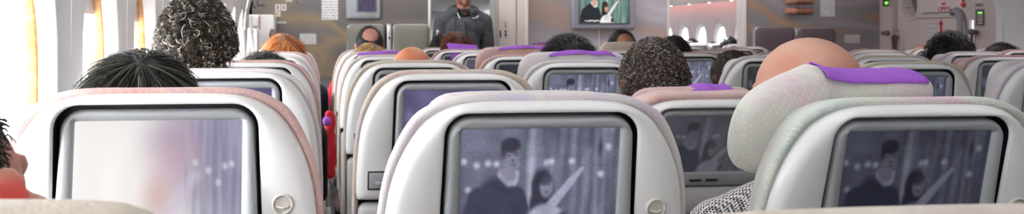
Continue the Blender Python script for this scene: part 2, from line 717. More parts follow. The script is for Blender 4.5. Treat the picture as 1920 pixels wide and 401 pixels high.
P_FAB = smooth_poly(ccw(outline(FAB)), 1)
P_SHL = smooth_poly(ccw(outline(SHL)), 1)
CS = (0.0, S_TOP - 0.134)
P_REC = rrect(-.1405, .1405, S_TOP - .2475, S_TOP - .0365, .034, 7, .045)
P_BEZ = rrect(-.1355, .1355, S_TOP - .2445, S_TOP - .0435, .031, 7, .045)
P_SCR = rrect(-SW / 2, SW / 2, CS[1] - SH / 2, CS[1] + SH / 2, .004, 3)


def ring_at(poly, angs, c, k, y):
    out = []
    for a in angs:
        p = ray_poly(poly, c, a)
        if k:
            p = inset(p, c, k)
        out.append(Vector((p[0], y, p[1])))
    return out


def build_seat_meshes():
    D = {}

    def keep(key, o):
        D[key] = o.data
        bpy.data.objects.remove(o)
    ang = union_angles([P_SHL, P_REC], CS, 40)
    mb = MB()
    def shell_ring(k, y):
        out = []
        for a_ in ang:
            p, q = ray_poly(P_SHL, CS, a_), ray_poly(P_REC, CS, a_)
            gap = hypot(p[0] - q[0], p[1] - q[1]) - .0045
            p = inset(p, CS, k * min(1.0, .80 * gap / .022)) if k else p
            out.append(Vector((p[0], y, p[1])))
        return out
    mb.rings([shell_ring(k, y) for k, y in ((0.004, .050), (0, .040), (0, .024), (.003, .014), (.008, .0065), (.0155, .002), (.022, 0))] +
             [ring_at(P_REC, ang, CS, -.0045, 0.0), ring_at(P_REC, ang, CS, -.0015, .0015), ring_at(P_REC, ang, CS, 0, .006)])
    # a round socket for the coat hook sits on this face
    keep('shell', mb.build('shell', M_SHELL, angle=50))
    a2 = union_angles([P_REC], CS, 24)
    keep('recess_liner', MB().rings([ring_at(P_REC, a2, CS, 0, .005), ring_at(P_REC, a2, CS, 0, .034)], cap1=True).build('recess_liner', M_LINER))
    a3 = union_angles([P_BEZ, P_SCR], CS, 24)
    rb = [ring_at(P_BEZ, a3, CS, k, y) for k, y in ((0, .034), (0, .010), (.0015, .004), (.005, .0005), (.010, 0.0))]
    rs = [ring_at(P_SCR, a3, CS, k, y) for k, y in ((-.005, .0015), (-.0015, .004), (0, .0085))]
    keep('screen_bezel', MB().rings(rb + rs).build('screen_bezel', M_BEZEL, angle=60))
    b = MB()
    for x in (-.028, .012):
        b.box((x + .008, .0005, CS[1] - SH / 2 - .0185), (.030, .004, .007), .0018)
    keep('control_button', b.build('control_button', M_DARK))
    # fabric cushion wrapped round the shell
    cf = (0, S_TOP - .2)
    a4 = union_angles([P_FAB], cf, 24)
    mb = MB()
    mb.rings([ring_at(P_FAB, a4, cf, k, y) for k, y in ((.024, .026), (.016, .019), (.010, .020), (.007, .026), (.008, .035), (.013, .048), (.023, .070), (.036, .098), (.05, .118), (.075, .129))], cap1=True)
    keep('seat_cover', mb.build('seat_cover', M_FAB, angle=80))
    # headrest
    hr = smooth_poly(ccw([(-.165, S_TOP - .20), (-.17, S_TOP - .06), (-.145, S_TOP - .008), (-.09, S_TOP), (.09, S_TOP), (.145, S_TOP - .008), (.17, S_TOP - .06), (.165, S_TOP - .20)]), 2)
    ch = (0, S_TOP - .1)
    a5 = union_angles([hr], ch, 24)
    mb = MB()
    mb.rings([ring_at(hr, a5, ch, k, y) for k, y in ((.04, .098), (.010, .100), (.002, .108), (0, .120), (.002, .135), (.012, .146), (.04, .150))], cap0=True, cap1=True)
    keep('headrest', mb.build('headrest', M_FAB, angle=80))
    # purple cover folded over the headrest
    prof = [(.0965, -.005), (.099, -.001), (.1035, .002), (.112, .004), (.128, .004), (.146, 0), (.1545, -.012), (.158, -.06), (.1585, -.14)]
    vs, fs = [], []
    nx = 24
    for i in range(nx + 1):
        x = -.15 + .30 * i / nx
        for (y, d) in prof:
            vs.append((x, y + .002 * sin(x * 60), S_TOP + d - .012 * (abs(x) / .15) ** 4 + .0025 * sin(x * 45 + y * 20)))
    m = len(prof)
    for i in range(nx):
        for j in range(m - 1):
            fs.append((i * m + j, i * m + j + 1, (i + 1) * m + j + 1, (i + 1) * m + j))
    keep('headrest_cover', mesh_obj('headrest_cover', vs, fs, M_PURPLE))
    # lower back
    keep('lower_panel', MB().box((0, .028, .20), (.45, .05, .40), .018, 3).build('lower_panel', M_LOWER))
    keep('tray_table', MB().box((0, -.006, .235), (.40, .022, .255), .010, 3).build('tray_table', M_TRAY))
    keep('tray_latch', MB().box((0, -.021, .375), (.045, .012, .022), .004, 2).build('tray_latch', M_DARK))
    keep('literature_pocket', MB().box((0, -.004, .055), (.38, .026, .10), .010, 2).build('literature_pocket', M_POCKET))
    # coat hook: a ring with a sunk hollow button
    hk = (.176, S_TOP - .183)
    mb = MB()
    rr = []
    for r, y in ((.0165, .001), (.0155, -.0025), (.0135, -.0035), (.012, -.002), (.0115, .0)):
        rr.append([Vector((hk[0] + r * cos(t * PI / 12), y, hk[1] + r * sin(t * PI / 12))) for t in range(24)])
    mb.rings(rr)
    mb.rings([[Vector((hk[0] + r * cos(t * PI / 12), y, hk[1] + r * sin(t * PI / 12))) for t in range(24)] for r, y in ((.0115, -.0004), (.005, -.0006))], cap1=True)
    mb.tube([(hk[0] - .009, -.001, hk[1] - .003), (hk[0], -.0045, hk[1] - .005), (hk[0] + .009, -.001, hk[1] - .003)], .0022, 6)
    keep('coat_hook', mb.build('coat_hook', M_TRAY, angle=50))
    # power socket at the lower corner
    sk = (-.178, S_TOP - .277)
    mb = MB()
    mb.box((sk[0], -.0008, sk[1]), (.050, .004, .046), .001, 1)
    keep('power_socket', mb.build('power_socket', M_LINER))
    mb = MB()
    mb.box((sk[0], -.003, sk[1]), (.043, .004, .039), .003, 2)
    mb.box((sk[0] + .004, -.0055, sk[1] - .006), (.022, .004, .008), .001, 1)
    keep('socket_plate', mb.build('socket_plate', M_BEZEL))
    # base, in floor coordinates relative to the seat's root
    keep('seat_cushion', MB().box((0, .34, .35), (.478, .37, .10), .04, 4).build('seat_cushion', M_FAB))
    keep('seat_pan', MB().box((0, .325, .275), (.46, .37, .05), .012, 2).build('seat_pan', M_DARK))
    for i, s in enumerate((-1, 1)):
        mb = MB()
        mb.tube([(s * .15, .12, .30), (s * .15, .05, .02)], .018, 8)
        mb.tube([(s * .15, .44, .30), (s * .15, .43, .02)], .018, 8)
        mb.box((s * .15, .25, .012), (.04, .44, .024), .004, 1)
        keep('leg%d' % i, mb.build('leg', M_METAL))
    for i, s in enumerate((-1, 1)):
        mb = MB()
        mb.box((s * .263, .30, .575), (.026, .34, .035), .010, 3)
        mb.box((s * .263, .15, .47), (.024, .06, .20), .010, 2)
        keep('armrest%d' % i, mb.build('armrest', M_LOWER))
    return D


SEAT = build_seat_meshes()


def link_part(name, me, parent, loc=(0, 0, 0), rx=0.0, mat=None):
    o = bpy.data.objects.new(name, me)
    COL.objects.link(o)
    o.parent = parent
    o.location = loc
    o.rotation_euler = (rx, 0, 0)
    if mat:
        o.material_slots[0].link = 'OBJECT'
        o.material_slots[0].material = mat
    return o


SEATN = [0]


def seat(X, Y, label, group, screen='film', recline=9.0, raise_=0.0, purple=False, arms=(False, True), fab=None, head=True, full=True, mon=-1.5, cw=None, hw=1.0):
    """Y is where the screen stands; the root is on the floor below the hinge of the backrest"""
    SEATN[0] += 1
    fab = fab or FABS[(SEATN[0] * 7 + SEATN[0] // 3) % 4]
    r = empty('airline_seat', (X, Y + 0.13, 0))
    tag(r, label, 'seat', group)
    a = radians(recline)
    P = (0, 0, PIV)
    parts = ['shell', 'recess_liner', 'seat_cover', 'lower_panel', 'tray_table']
    if full:
        parts += ['literature_pocket', 'coat_hook', 'power_socket']
    made = {}
    for k in parts:
        made[k] = link_part(k, SEAT[k], r, P, a, fab if k == 'seat_cover' else None)
    if full:
        link_part('tray_latch', SEAT['tray_latch'], made['tray_table'])
        link_part('socket_plate', SEAT['socket_plate'], made['power_socket'])
    # the monitor swivels in its recess about its own middle
    t = radians(mon)
    c0 = Vector((0, .012, CS[1]))
    rot = lambda q: Matrix.Rotation(q, 3, 'X')
    bz = link_part('screen_bezel', SEAT['screen_bezel'], r, rot(a) @ (c0 - rot(t) @ c0) + Vector(P), a + t)
    link_part('screen', SCREENS[screen], bz, (0, .0080, CS[1]))
    if full:
        link_part('control_button', SEAT['control_button'], bz)
    if head:
        raise_ -= .036
        off = Vector((0, -sin(a) * raise_, cos(a) * raise_)) + Vector(P)
        link_part('headrest', SEAT['headrest'], r, off, a, fab).scale.x = hw
        if purple:
            cv = link_part('headrest_cover', SEAT['headrest_cover'], r, off, a)
            if cw:
                cv.scale.x = cw[0]
                cv.location.x += cw[1]
    for k in ('seat_cushion', 'seat_pan'):
        link_part(k, SEAT[k], r)
    link_part('leg', SEAT['leg0'], r)
    link_part('leg', SEAT['leg1'], r)
    for i in (0, 1):
        if arms[i]:
            link_part('armrest', SEAT['armrest%d' % i], r)
    return r


AX, BX, CX = -0.228, 0.318, 0.888
DX, EX, FX, GX = 1.82, 2.335, 2.85, 3.37
HX, JX, KX = 4.25, 4.765, 5.28
LROW = [1.23 + .81 * k for k in range(-1, 7)]      # index 0 is the row before the camera
CROW = [1.64 + .81 * k for k in range(0, 7)]
gL, gC, gR = 'seats in the block beside the bright windows', 'seats in the centre block', 'seats in the far block by the exit door'
ORD = ['', 'first', 'second', 'third', 'fourth', 'fifth', 'sixth', 'seventh']


def lrow(k):
    return LROW[k + 1]


# the rows by the windows
seat(AX, lrow(-1) + .02, 'cream seat top, blurred, lowest at the edge beside the head with the red ear', gL, arms=(False, True), recline=16.5, fab=M_FAB_BEIGE)
seat(BX, lrow(-1) + .02, 'cream seat top, blurred, running along the lower edge below the checked shirt', gL, recline=20.5, fab=M_FAB_BEIGE)
seat(AX, lrow(0) - .03, 'white seat back with washed-out pale screen, hiding the dark straight-haired head', gL, 'window_glare', recline=3.5, arms=(False, True), mon=-11.5, fab=M_FAB_ROSE)
seat(BX, lrow(0), 'large white seat back whose screen clearly shows a man and a pointing woman', gL, 'film', recline=11.5, fab=M_FAB_LILAC)
SEAT_C0 = seat(CX, lrow(0) + .01, 'white seat back with dim screen, in front of the pink bald head', gL, 'dim', recline=15, fab=M_FAB_G, head=False, mon=-2.5, arms=(False, False))
seat(AX, lrow(1), 'white seat back by the windows carrying the curly grey-brown head', gL, 'violet', recline=5, arms=(False, True))
seat(BX, lrow(1), 'white seat back with violet blank screen and a power socket at its lower corner', gL, 'violet', recline=9)
seat(CX, lrow(1), 'reclined white seat back with grey screen, below the grey-haired dark-skinned head', gL, 'grey', recline=25, purple=True, raise_=-.013, cw=(.42, .035), fab=M_FAB_ROSE)
seat(AX, lrow(2), 'white seat back by the windows, next ahead of the curly head', gL, 'dark', recline=6, arms=(False, True))
seat(BX, lrow(2), 'white seat back carrying the orange-skinned bald head', gL, 'dark', recline=8)
seat(CX, lrow(2), 'white seat back with small bluish film screen, purple cover, below the black-haired head', gL, 'film', recline=9, purple=True, raise_=.034, cw=(.8, .02), hw=1.22)
seat(AX, lrow(3), 'white seat back by the windows, between the thin dark hair and the orange hair', gL, 'dark', recline=4, arms=(False, True), full=False)
seat(BX, lrow(3), 'white seat back with purple cover, next behind the blond head', gL, 'dark', recline=6, purple=True, raise_=.022, full=False)
seat(CX, lrow(3), 'white seat back with folded cream flap and long purple cover on its headrest', gL, 'dark', recline=7, purple=True, raise_=.044, full=False, hw=1.22, cw=(.9, .03))
seat(AX, lrow(4), 'white seat back carrying the orange-haired head', gL, 'dark', recline=4, arms=(False, True), full=False)
seat(BX, lrow(4), 'white seat back carrying the blond head', gL, 'dark', recline=4, full=False)
seat(CX, lrow(4), 'white seat back with blue-grey screen, next behind the purple cover hanging down', gL, 'mid', recline=7, full=False)
seat(AX, lrow(5), 'white seat back farthest ahead by the windows, in front of the orange hair', gL, 'dark', recline=3, arms=(False, True), full=False)
seat(BX, lrow(5), 'white seat back carrying the balding man in the red shirt', gL, 'dark', recline=3, full=False)
SEAT_C5 = seat(CX, lrow(5), 'white seat back with a purple cover hanging down it, below the auburn head', gL, 'dark', recline=5, raise_=.01, full=False)
seat(CX, lrow(6), 'white seat back below the standing man, next ahead of the auburn head', gL, 'dark', recline=3, full=False)

# centre block, rows counted from the bulkhead monitor backwards
cspec = {
    1: [(DX, 'mid', 'seat back with dark screen just beyond the patterned headrest and purple cloth', 7, .0, False),
        (EX, 'dark', 'seat back with pink edge, cut off by the photo border beside the dark screen', 8, .01, False)],
    2: [(DX, 'dark', 'seat back whose cream shoulder shows between brown head and pink bald head', 6, .0, False),
        (EX, 'dark', 'seat back carrying the slouched brown-haired head', 6, .0, False),
        (FX, 'dark', 'seat back with dark screen at the photo border, below the small dark head', 6, .0, False)],
    3: [(DX, 'film', 'seat back with bluish film screen between two dark heads', 5, .0, False),
        (EX, 'dark', 'second seat over from the bluish film screen between two dark heads', 5, .0, False),
        (FX, 'dark', 'third seat over from the bluish film screen, next to the black bushy hair', 5, .0, False),
        (GX, 'dark', 'seat back carrying the black bushy-haired head with orange collar', 5, .0, False)],
    4: [(DX, 'mid', 'seat back with tall pink headrest below the bald-spot head under the monitor', 5, .06, False),
        (EX, 'dark', 'seat back next to the tall pink headrest, toward the dark jump seats', 5, .0, False),
        (FX, 'dark', 'second seat from the tall pink headrest, toward the dark jump seats', 5, .0, False),
        (GX, 'dark', 'seat back at the aisle end, carrying the low dark head below the white notice', 5, .0, True)],
    5: [(DX, 'dark', 'aisle-end seat back, one row beyond the bald-spot head', 4, .0, False),
        (EX, 'dark', 'inner seat back, one row beyond the bald-spot head', 4, .0, False),
        (FX, 'dark', 'inner seat back, one row beyond the low dark head, aisle side of two', 4, .0, False),
        (GX, 'dark', 'seat back with purple cover before the exit door post', 4, .0, True)],
    6: [(DX, 'dark', 'front-row seat with purple-covered headrest below the white corner panel', 3, .05, True),
        (EX, 'dark', 'front-row seat below the bulkhead monitor', 3, .0, False),
        (FX, 'dark', 'front-row seat below the monitor edge, toward the far aisle', 3, .0, False),
        (GX, 'dark', 'front-row seat at the far aisle, before the dark jump seats', 3, .0, False)],
}
for k, lst in cspec.items():
    for (X, scr, lab, rc, ra, pu) in lst:
        seat(X, CROW[k], 'white ' + lab if not lab.startswith(('second', 'third', 'aisle', 'inner', 'front')) else lab, gC, scr, recline=rc, raise_=ra, purple=pu, full=k < 3, arms=(False, False))
rspec = [(HX, 3, 'seat back carrying the small dark head beside the exit door'),
         (HX, 4, 'seat back below the black bushy hair, beyond the centre block'),
         (JX, 4, 'seat back with bluish cover at the photo border, beyond the small dark head'),
         (HX, 5, 'aisle seat back carrying the bare brown head before the exit door'),
         (JX, 5, 'seat back farthest over, before the exit door window gap'),
         (KX, 5, 'seat back against the far side wall beside the exit door')]
for X, k, lab in rspec:
    seat(X, CROW[k] - .16, lab, gR, 'dark', recline=5, full=False, arms=(False, False), purple=(X == JX and k == 4))

# the raised, patterned headrest on the seat of the pink bald man
def winged_headrest():
    a = radians(15)
    Yh = lrow(0) + .085
    pts = []
    for px, py in ((1388, 322), (1379, 292), (1379, 250), (1387, 215), (1404, 188), (1430, 168), (1462, 151), (1490, 139), (1508, 129), (1524, 132), (1550, 143), (1620, 145), (1700, 143),
                   (1724, 149), (1738, 163), (1741, 180), (1736, 215), (1725, 300), (1690, 335), (1560, 345), (1420, 338)):
        w = AT(px, py, Yh)
        pts.append((w.x - CX, (w.z - PIV - .10 * sin(a)) / cos(a)))
    poly = smooth_poly(ccw(pts), 2)
    c = (sum(p[0] for p in poly) / len(poly), sum(p[1] for p in poly) / len(poly))
    angs = union_angles([poly], c, 30)
    mb = MB()
    y0 = .108
    prof = ((.06, y0 - .012), (.022, y0 - .008), (.010, y0 - .002), (.003, y0 + .008), (0, y0 + .022), (.003, y0 + .036), (.012, y0 + .046), (.04, y0 + .05))
    mb.rings([ring_at(poly, angs, c, k, y) for k, y in prof], cap0=True, cap1=True)
    h = mb.build('headrest', M_FAB_G, angle=80)
    h.parent = SEAT_C0
    h.location = (0, 0, PIV)
    h.rotation_euler = (a, 0, 0)
    h['label'] = 'winged headrest in pale green and pink dotted cloth'
    # the cloth on top of it
    x0, x1 = WX(1524, Yh) - CX, WX(1712, Yh) - CX
    vs, fs = [], []
    nx, prof = 30, [(-.0075, -.006), (-.0065, -.002), (-.001, .001), (.010, .003), (.03, .004), (.044, .002), (.055, -.02), (.0565, -.10)]
    for i in range(nx + 1):
        x = x0 + (x1 - x0) * i / nx
        top = ray_poly(poly, (x, c[1]), PI / 2)[1]
        for (y, d) in prof:
            vs.append((x, y0 + y, top + d - .003 + .0006 * sin(x * 130 + y * 50)))
    m = len(prof)
    for i in range(nx):
        for j in range(m - 1):
            fs.append((i * m + j, i * m + j + 1, (i + 1) * m + j + 1, (i + 1) * m + j))
    cv = mesh_obj('headrest_cover', vs, fs, M_PURPLE, SEAT_C0)
    cv.location = (0, 0, PIV)
    cv.rotation_euler = (a, 0, 0)
    md = cv.modifiers.new('thick', 'SOLIDIFY')
    md.thickness = .002


winged_headrest()


def hanging_cover():
    """purple cover slipped back, hanging down behind the headrest"""
    vs, fs = [], []
    nx, ns = 22, 16
    prof = []
    for j in range(ns + 1):
        t = j / ns
        if t < .2:
            prof.append((.12 - .6 * t * .25, S_TOP + .012 - .02 * (.2 - t) / .2))
        else:
            q = (t - .2) / .8
            prof.append((.088 - .095 * min(1, q * 2.2), S_TOP + .000 - .115 * q))
    for i in range(nx + 1):
        u = i / nx
        for j, (y, s) in enumerate(prof):
            w = .096 - .010 * j / ns
            vs.append(((u - .5) * 2 * w + .01 * (j / ns), y + .004 * sin(u * 11 + j * .2), s - .016 * (u - .5) * (j / ns) + .014 * (0.5 - u) * (1 - j / ns)))
    m = ns + 1
    for i in range(nx):
        for j in range(ns):
            fs.append((i * m + j, i * m + j + 1, (i + 1) * m + j + 1, (i + 1) * m + j))
    o = mesh_obj('headrest_cover', vs, fs, M_PURPLE, SEAT_C5)
    o.location = (0, 0, PIV)
    o.rotation_euler = (radians(5), 0, 0)
    o['label'] = 'purple cover hanging down behind the headrest'
    md = o.modifiers.new('thick', 'SOLIDIFY')
    md.thickness = .003


hanging_cover()


# ------------------------------------------------------------------ people
def blob(name, prims, voxel, smooth_it=6, flush_glow=None):
    """one continuous surface grown round balls, limbs and fingers"""
    bm = bmesh.new()
    for p in prims:
        if p[0] == 'e':
            _, c, r = p[:3]
            mt = Matrix.Translation(c) @ (p[3] if len(p) > 3 else Matrix.Identity(4)) @ Matrix.Diagonal((r[0], r[1], r[2], 1))
            bmesh.ops.create_icosphere(bm, subdivisions=3, radius=1, matrix=mt)
        else:
            _, a, ra, b, rb = p
            a, b = Vector(a), Vector(b)
            d = b - a
            L = d.length
            q = d.to_track_quat('Z', 'Y').to_matrix().to_4x4()
            sg = 16 if max(ra, rb) > .02 else 10
            bmesh.ops.create_cone(bm, cap_ends=True, segments=sg, radius1=ra, radius2=rb, depth=L, matrix=Matrix.Translation((a + b) / 2) @ q)
            for c, r in ((a, ra), (b, rb)):
                bmesh.ops.create_icosphere(bm, subdivisions=2, radius=r, matrix=Matrix.Translation(c))
    me = bpy.data.meshes.new(name)
    bm.to_mesh(me)
    bm.free()
    o = bpy.data.objects.new(name, me)
    COL.objects.link(o)
    md = o.modifiers.new('r', 'REMESH')
    md.mode = 'VOXEL'
    md.voxel_size = voxel
    ms = o.modifiers.new('s', 'SMOOTH')
    ms.factor = .5
    ms.iterations = smooth_it
    dg = bpy.context.evaluated_depsgraph_get()
    out = bpy.data.meshes.new_from_object(o.evaluated_get(dg))
    out.name = name
    if flush_glow:
        at = out.attributes.new('flush_glow', 'FLOAT', 'POINT')
        at.data.foreach_set('value', [max([0.0] + [1 - sst(.014, .030, (v.co - f).length) for f in flush_glow]) for v in out.vertices])
    out.polygons.foreach_set('use_smooth', [True] * len(out.polygons))
    bpy.data.objects.remove(o)
    bpy.data.meshes.remove(me)
    return out


HR = (.076, .095, .114)       # half width, half depth, half height of the skull


def head_prims(hc, ears=True):
    x, y, z = hc
    V = lambda a, b, c: (x + a, y + b, z + c)
    rot = Matrix.Rotation(radians(-25), 4, 'X')
    P = [('e', V(0, -.008, .022), (.076, .092, .092)), ('e', V(0, .012, -.02), (.066, .074, .085)),
         ('c', V(0, .035, -.055), .048, V(0, .062, -.088), .026),                        # jaw and chin
         ('c', V(-.045, .02, -.06), .028, V(0, .06, -.085), .022), ('c', V(.045, .02, -.06), .028, V(0, .06, -.085), .022),
         ('c', V(0, .088, .012), .009, V(0, .104, -.022), .013), ('e', V(-.011, .094, -.027), (.009, .010, .007)), ('e', V(.011, .094, -.027), (.009, .010, .007)),
         ('c', V(-.04, .074, .024), .011, V(.04, .074, .024), .011),                     # brow
         ('e', V(-.038, .066, -.022), (.026, .022, .022)), ('e', V(.038, .066, -.022), (.026, .022, .022)),
         ('c', V(-.018, .083, -.050), .007, V(.018, .083, -.050), .007), ('c', V(-.014, .082, -.060), .008, V(.014, .082, -.060), .008)]
    if ears:
        for s in (-1, 1):
            er = Matrix.Rotation(s * radians(-24), 4, 'Z') @ rot
            P += [('e', V(s * .083, -.012, -.006), (.0075, .020, .033), er), ('e', V(s * .079, -.004, -.026), (.008, .012, .014), er),
                  ('c', V(s * .088, -.024, .012), .0055, V(s * .087, -.026, -.012), .005)]
    return P


def hand_prims(w, dirv, side, palm_n, curl=.5, k=1.0):
    """wrist position, direction of the fingers, which side the thumb leaves, palm normal"""
    w, d, n = Vector(w), Vector(dirv).normalized(), Vector(palm_n).normalized()
    t = d.cross(n).normalized() * side
    P = [('c', w, .024 * k, w + d * .03 * k, .026 * k)]
    for i, (o, ln) in enumerate(((.030, .068), (.010, .077), (-.011, .072), (-.031, .056))):
        base = w + d * .085 * k + t * o * k
        P.append(('c', w + d * .02 * k + t * o * .6 * k, .015 * k, base, .0125 * k))
        p, dd = base, d.copy()
        for j, f in enumerate((.45, .32, .23)):
            ang = curl * (.45 + .35 * j)
            dd = (dd * cos(ang) + n * sin(ang)).normalized()
            q = p + dd * ln * f * 1.05 * k
            P.append(('c', p, (.0098 - .001 * j) * k, q, (.009 - .001 * j) * k))
            p = q
    b = w + d * .028 * k + t * .028 * k
    m = b + (d * .6 + t * .8).normalized() * .036 * k + n * .006
    e = m + (d * .9 + t * .25 + n * .3).normalized() * .034 * k
    P += [('c', w + d * .012 * k, .018 * k, b, .014 * k), ('c', b, .0135 * k, m, .011 * k), ('c', m, .0105 * k, e, .0085 * k)]
    return P


SEAT_HEAD = (0, -.10, 1.135)
BIG, BIG_UP = 1.15, .045
TURN = (Matrix.Rotation(radians(-17), 3, 'Z') @ Matrix.Rotation(radians(-17), 3, 'Y'))
NB = Vector((0, -.118, 1.00))


def seated_arms():
    return [(Vector((s * .166, -.115, .945)), Vector((s * .178, .04, .70)), Vector((s * .11, .235, .665))) for s in (-1, 1)]


def build_person_meshes():
    D = {}
    build_person(D, '', seated_arms())
    build_person(D, '_large_head', seated_arms())
    wide = seated_arms()
    wide[0] = (wide[0][0], Vector((-.262, -.01, .73)), Vector((-.235, .22, .685)))
    build_person(D, '_arm_out', wide)
    return D


def build_shirt(D, suffix, ARMS):
    S = [('c', (0, -.11, .93), .108, (0, -.03, .62), .124), ('e', (0, 0, .60), (.172, .128, .085)), ('e', (0, -.10, .90), (.165, .105, .135)),
         ('c', (-.128, -.115, .95), .060, (.128, -.115, .95), .060), ('c', (0, -.117, 1.012), .060, (-.13, -.115, .965), .052), ('c', (0, -.117, 1.012), .060, (.13, -.115, .965), .052)]
    for sh, el, wr in ARMS:
        S += [('c', sh, .060, sh + (el - sh) * .62, .055)]
    D['shirt' + suffix] = blob('shirt', S, .010, 5)
    return S


def build_person(D, suffix, ARMS):
    P = head_prims(SEAT_HEAD)
    if suffix == '_large_head':
        k, c0, c1 = BIG, Vector(SEAT_HEAD), Vector(SEAT_HEAD) + Vector((0, 0, BIG_UP))
        P = [(p[0], c1 + (Vector(p[1]) - c0) * k, tuple(v * k for v in p[2]), *p[3:]) if p[0] == 'e' else
             (p[0], c1 + (Vector(p[1]) - c0) * k, p[2] * k, c1 + (Vector(p[3]) - c0) * k, p[4] * k) for p in P]
        P.append(('c', (0, -.095, 1.15), .060, NB, .062))
    P += [('c', (0, -.095, 1.10), .052, NB, .056), ('c', (0, -.11, .93), .10, (0, -.03, .62), .115), ('e', (0, 0, .565), (.165, .12, .095)),
          ('e', (0, -.10, .90), (.155, .095, .13)), ('c', (-.128, -.115, .95), .052, (.128, -.115, .95), .052), ('c', (0, -.117, 1.01), .052, (-.13, -.115, .965), .045), ('c', (0, -.117, 1.01), .052, (.13, -.115, .965), .045)]
    for s, (sh, el, wr) in zip((-1, 1), ARMS):
        P += [('c', sh, .052, el, .040), ('c', el, .040, wr, .026)]
        P += hand_prims(wr, (-s * .25, .9, -.12), -s, (0, -.1, -1), .35)
        P += [('c', (s * .09, .01, .55), .088, (s * .10, .332, .555), .058), ('c', (s * .10, .332, .555), .056, (s * .10, .340, .10), .036),
              ('c', (s * .10, .335, .055), .038, (s * .105, .435, .035), .030)]
    ears = [Vector((SEAT_HEAD[0] + s * .088, SEAT_HEAD[1] - .016, SEAT_HEAD[2] - .010)) for s in (-1, 1)]
    D['person' + suffix] = blob('person', P, .0062, 5, ears)
    if suffix == '_large_head':
        return
    if suffix:
        return build_shirt(D, suffix, ARMS)
    nh = len(head_prims(SEAT_HEAD))
    hc = Vector(SEAT_HEAD)
    Q = []
    for p in P[:nh]:
        if p[0] == 'e':
            Q.append(('e', hc + TURN @ (Vector(p[1]) - hc), p[2], TURN.to_4x4() @ (p[3] if len(p) > 3 else Matrix.Identity(4))))
        else:
            Q.append(('c', hc + TURN @ (Vector(p[1]) - hc), p[2], hc + TURN @ (Vector(p[3]) - hc), p[4]))
    D['person_turned'] = blob('person_turned', Q + P[nh:], .0062, 5, [hc + TURN @ (e - hc) for e in ears])
    S = build_shirt(D, suffix, ARMS)
    S2 = list(S)
    for sh, el, wr in ARMS:
        S2 += [('c', sh, .060, el, .050), ('c', el, .050, el + (wr - el) * .9, .036)]
    if not suffix:
        D['sweater'] = blob('sweater', S2, .010, 5)
    T = [('e', (0, .0, .56), (.172, .125, .095))]
    for s in (-1, 1):
        T += [('c', (s * .09, .01, .55), .094, (s * .10, .332, .555), .064), ('c', (s * .10, .332, .555), .062, (s * .10, .340, .13), .046)]
    D['trousers'] = blob('trousers', T, .011, 4)
    sh = []
    for s in (-1, 1):
        sh += [('c', (s * .10, .33, .058), .045, (s * .106, .43, .040), .036)]
    D['shoes'] = blob('shoes', sh, .009, 3)


PM = build_person_meshes()


def skull(d):
    """distance from the head centre to the skin along direction d"""
    x, y, z = d
    a = 1 / sqrt((x / .077) ** 2 + (y / .0935) ** 2 + (z / .114) ** 2)
    return a


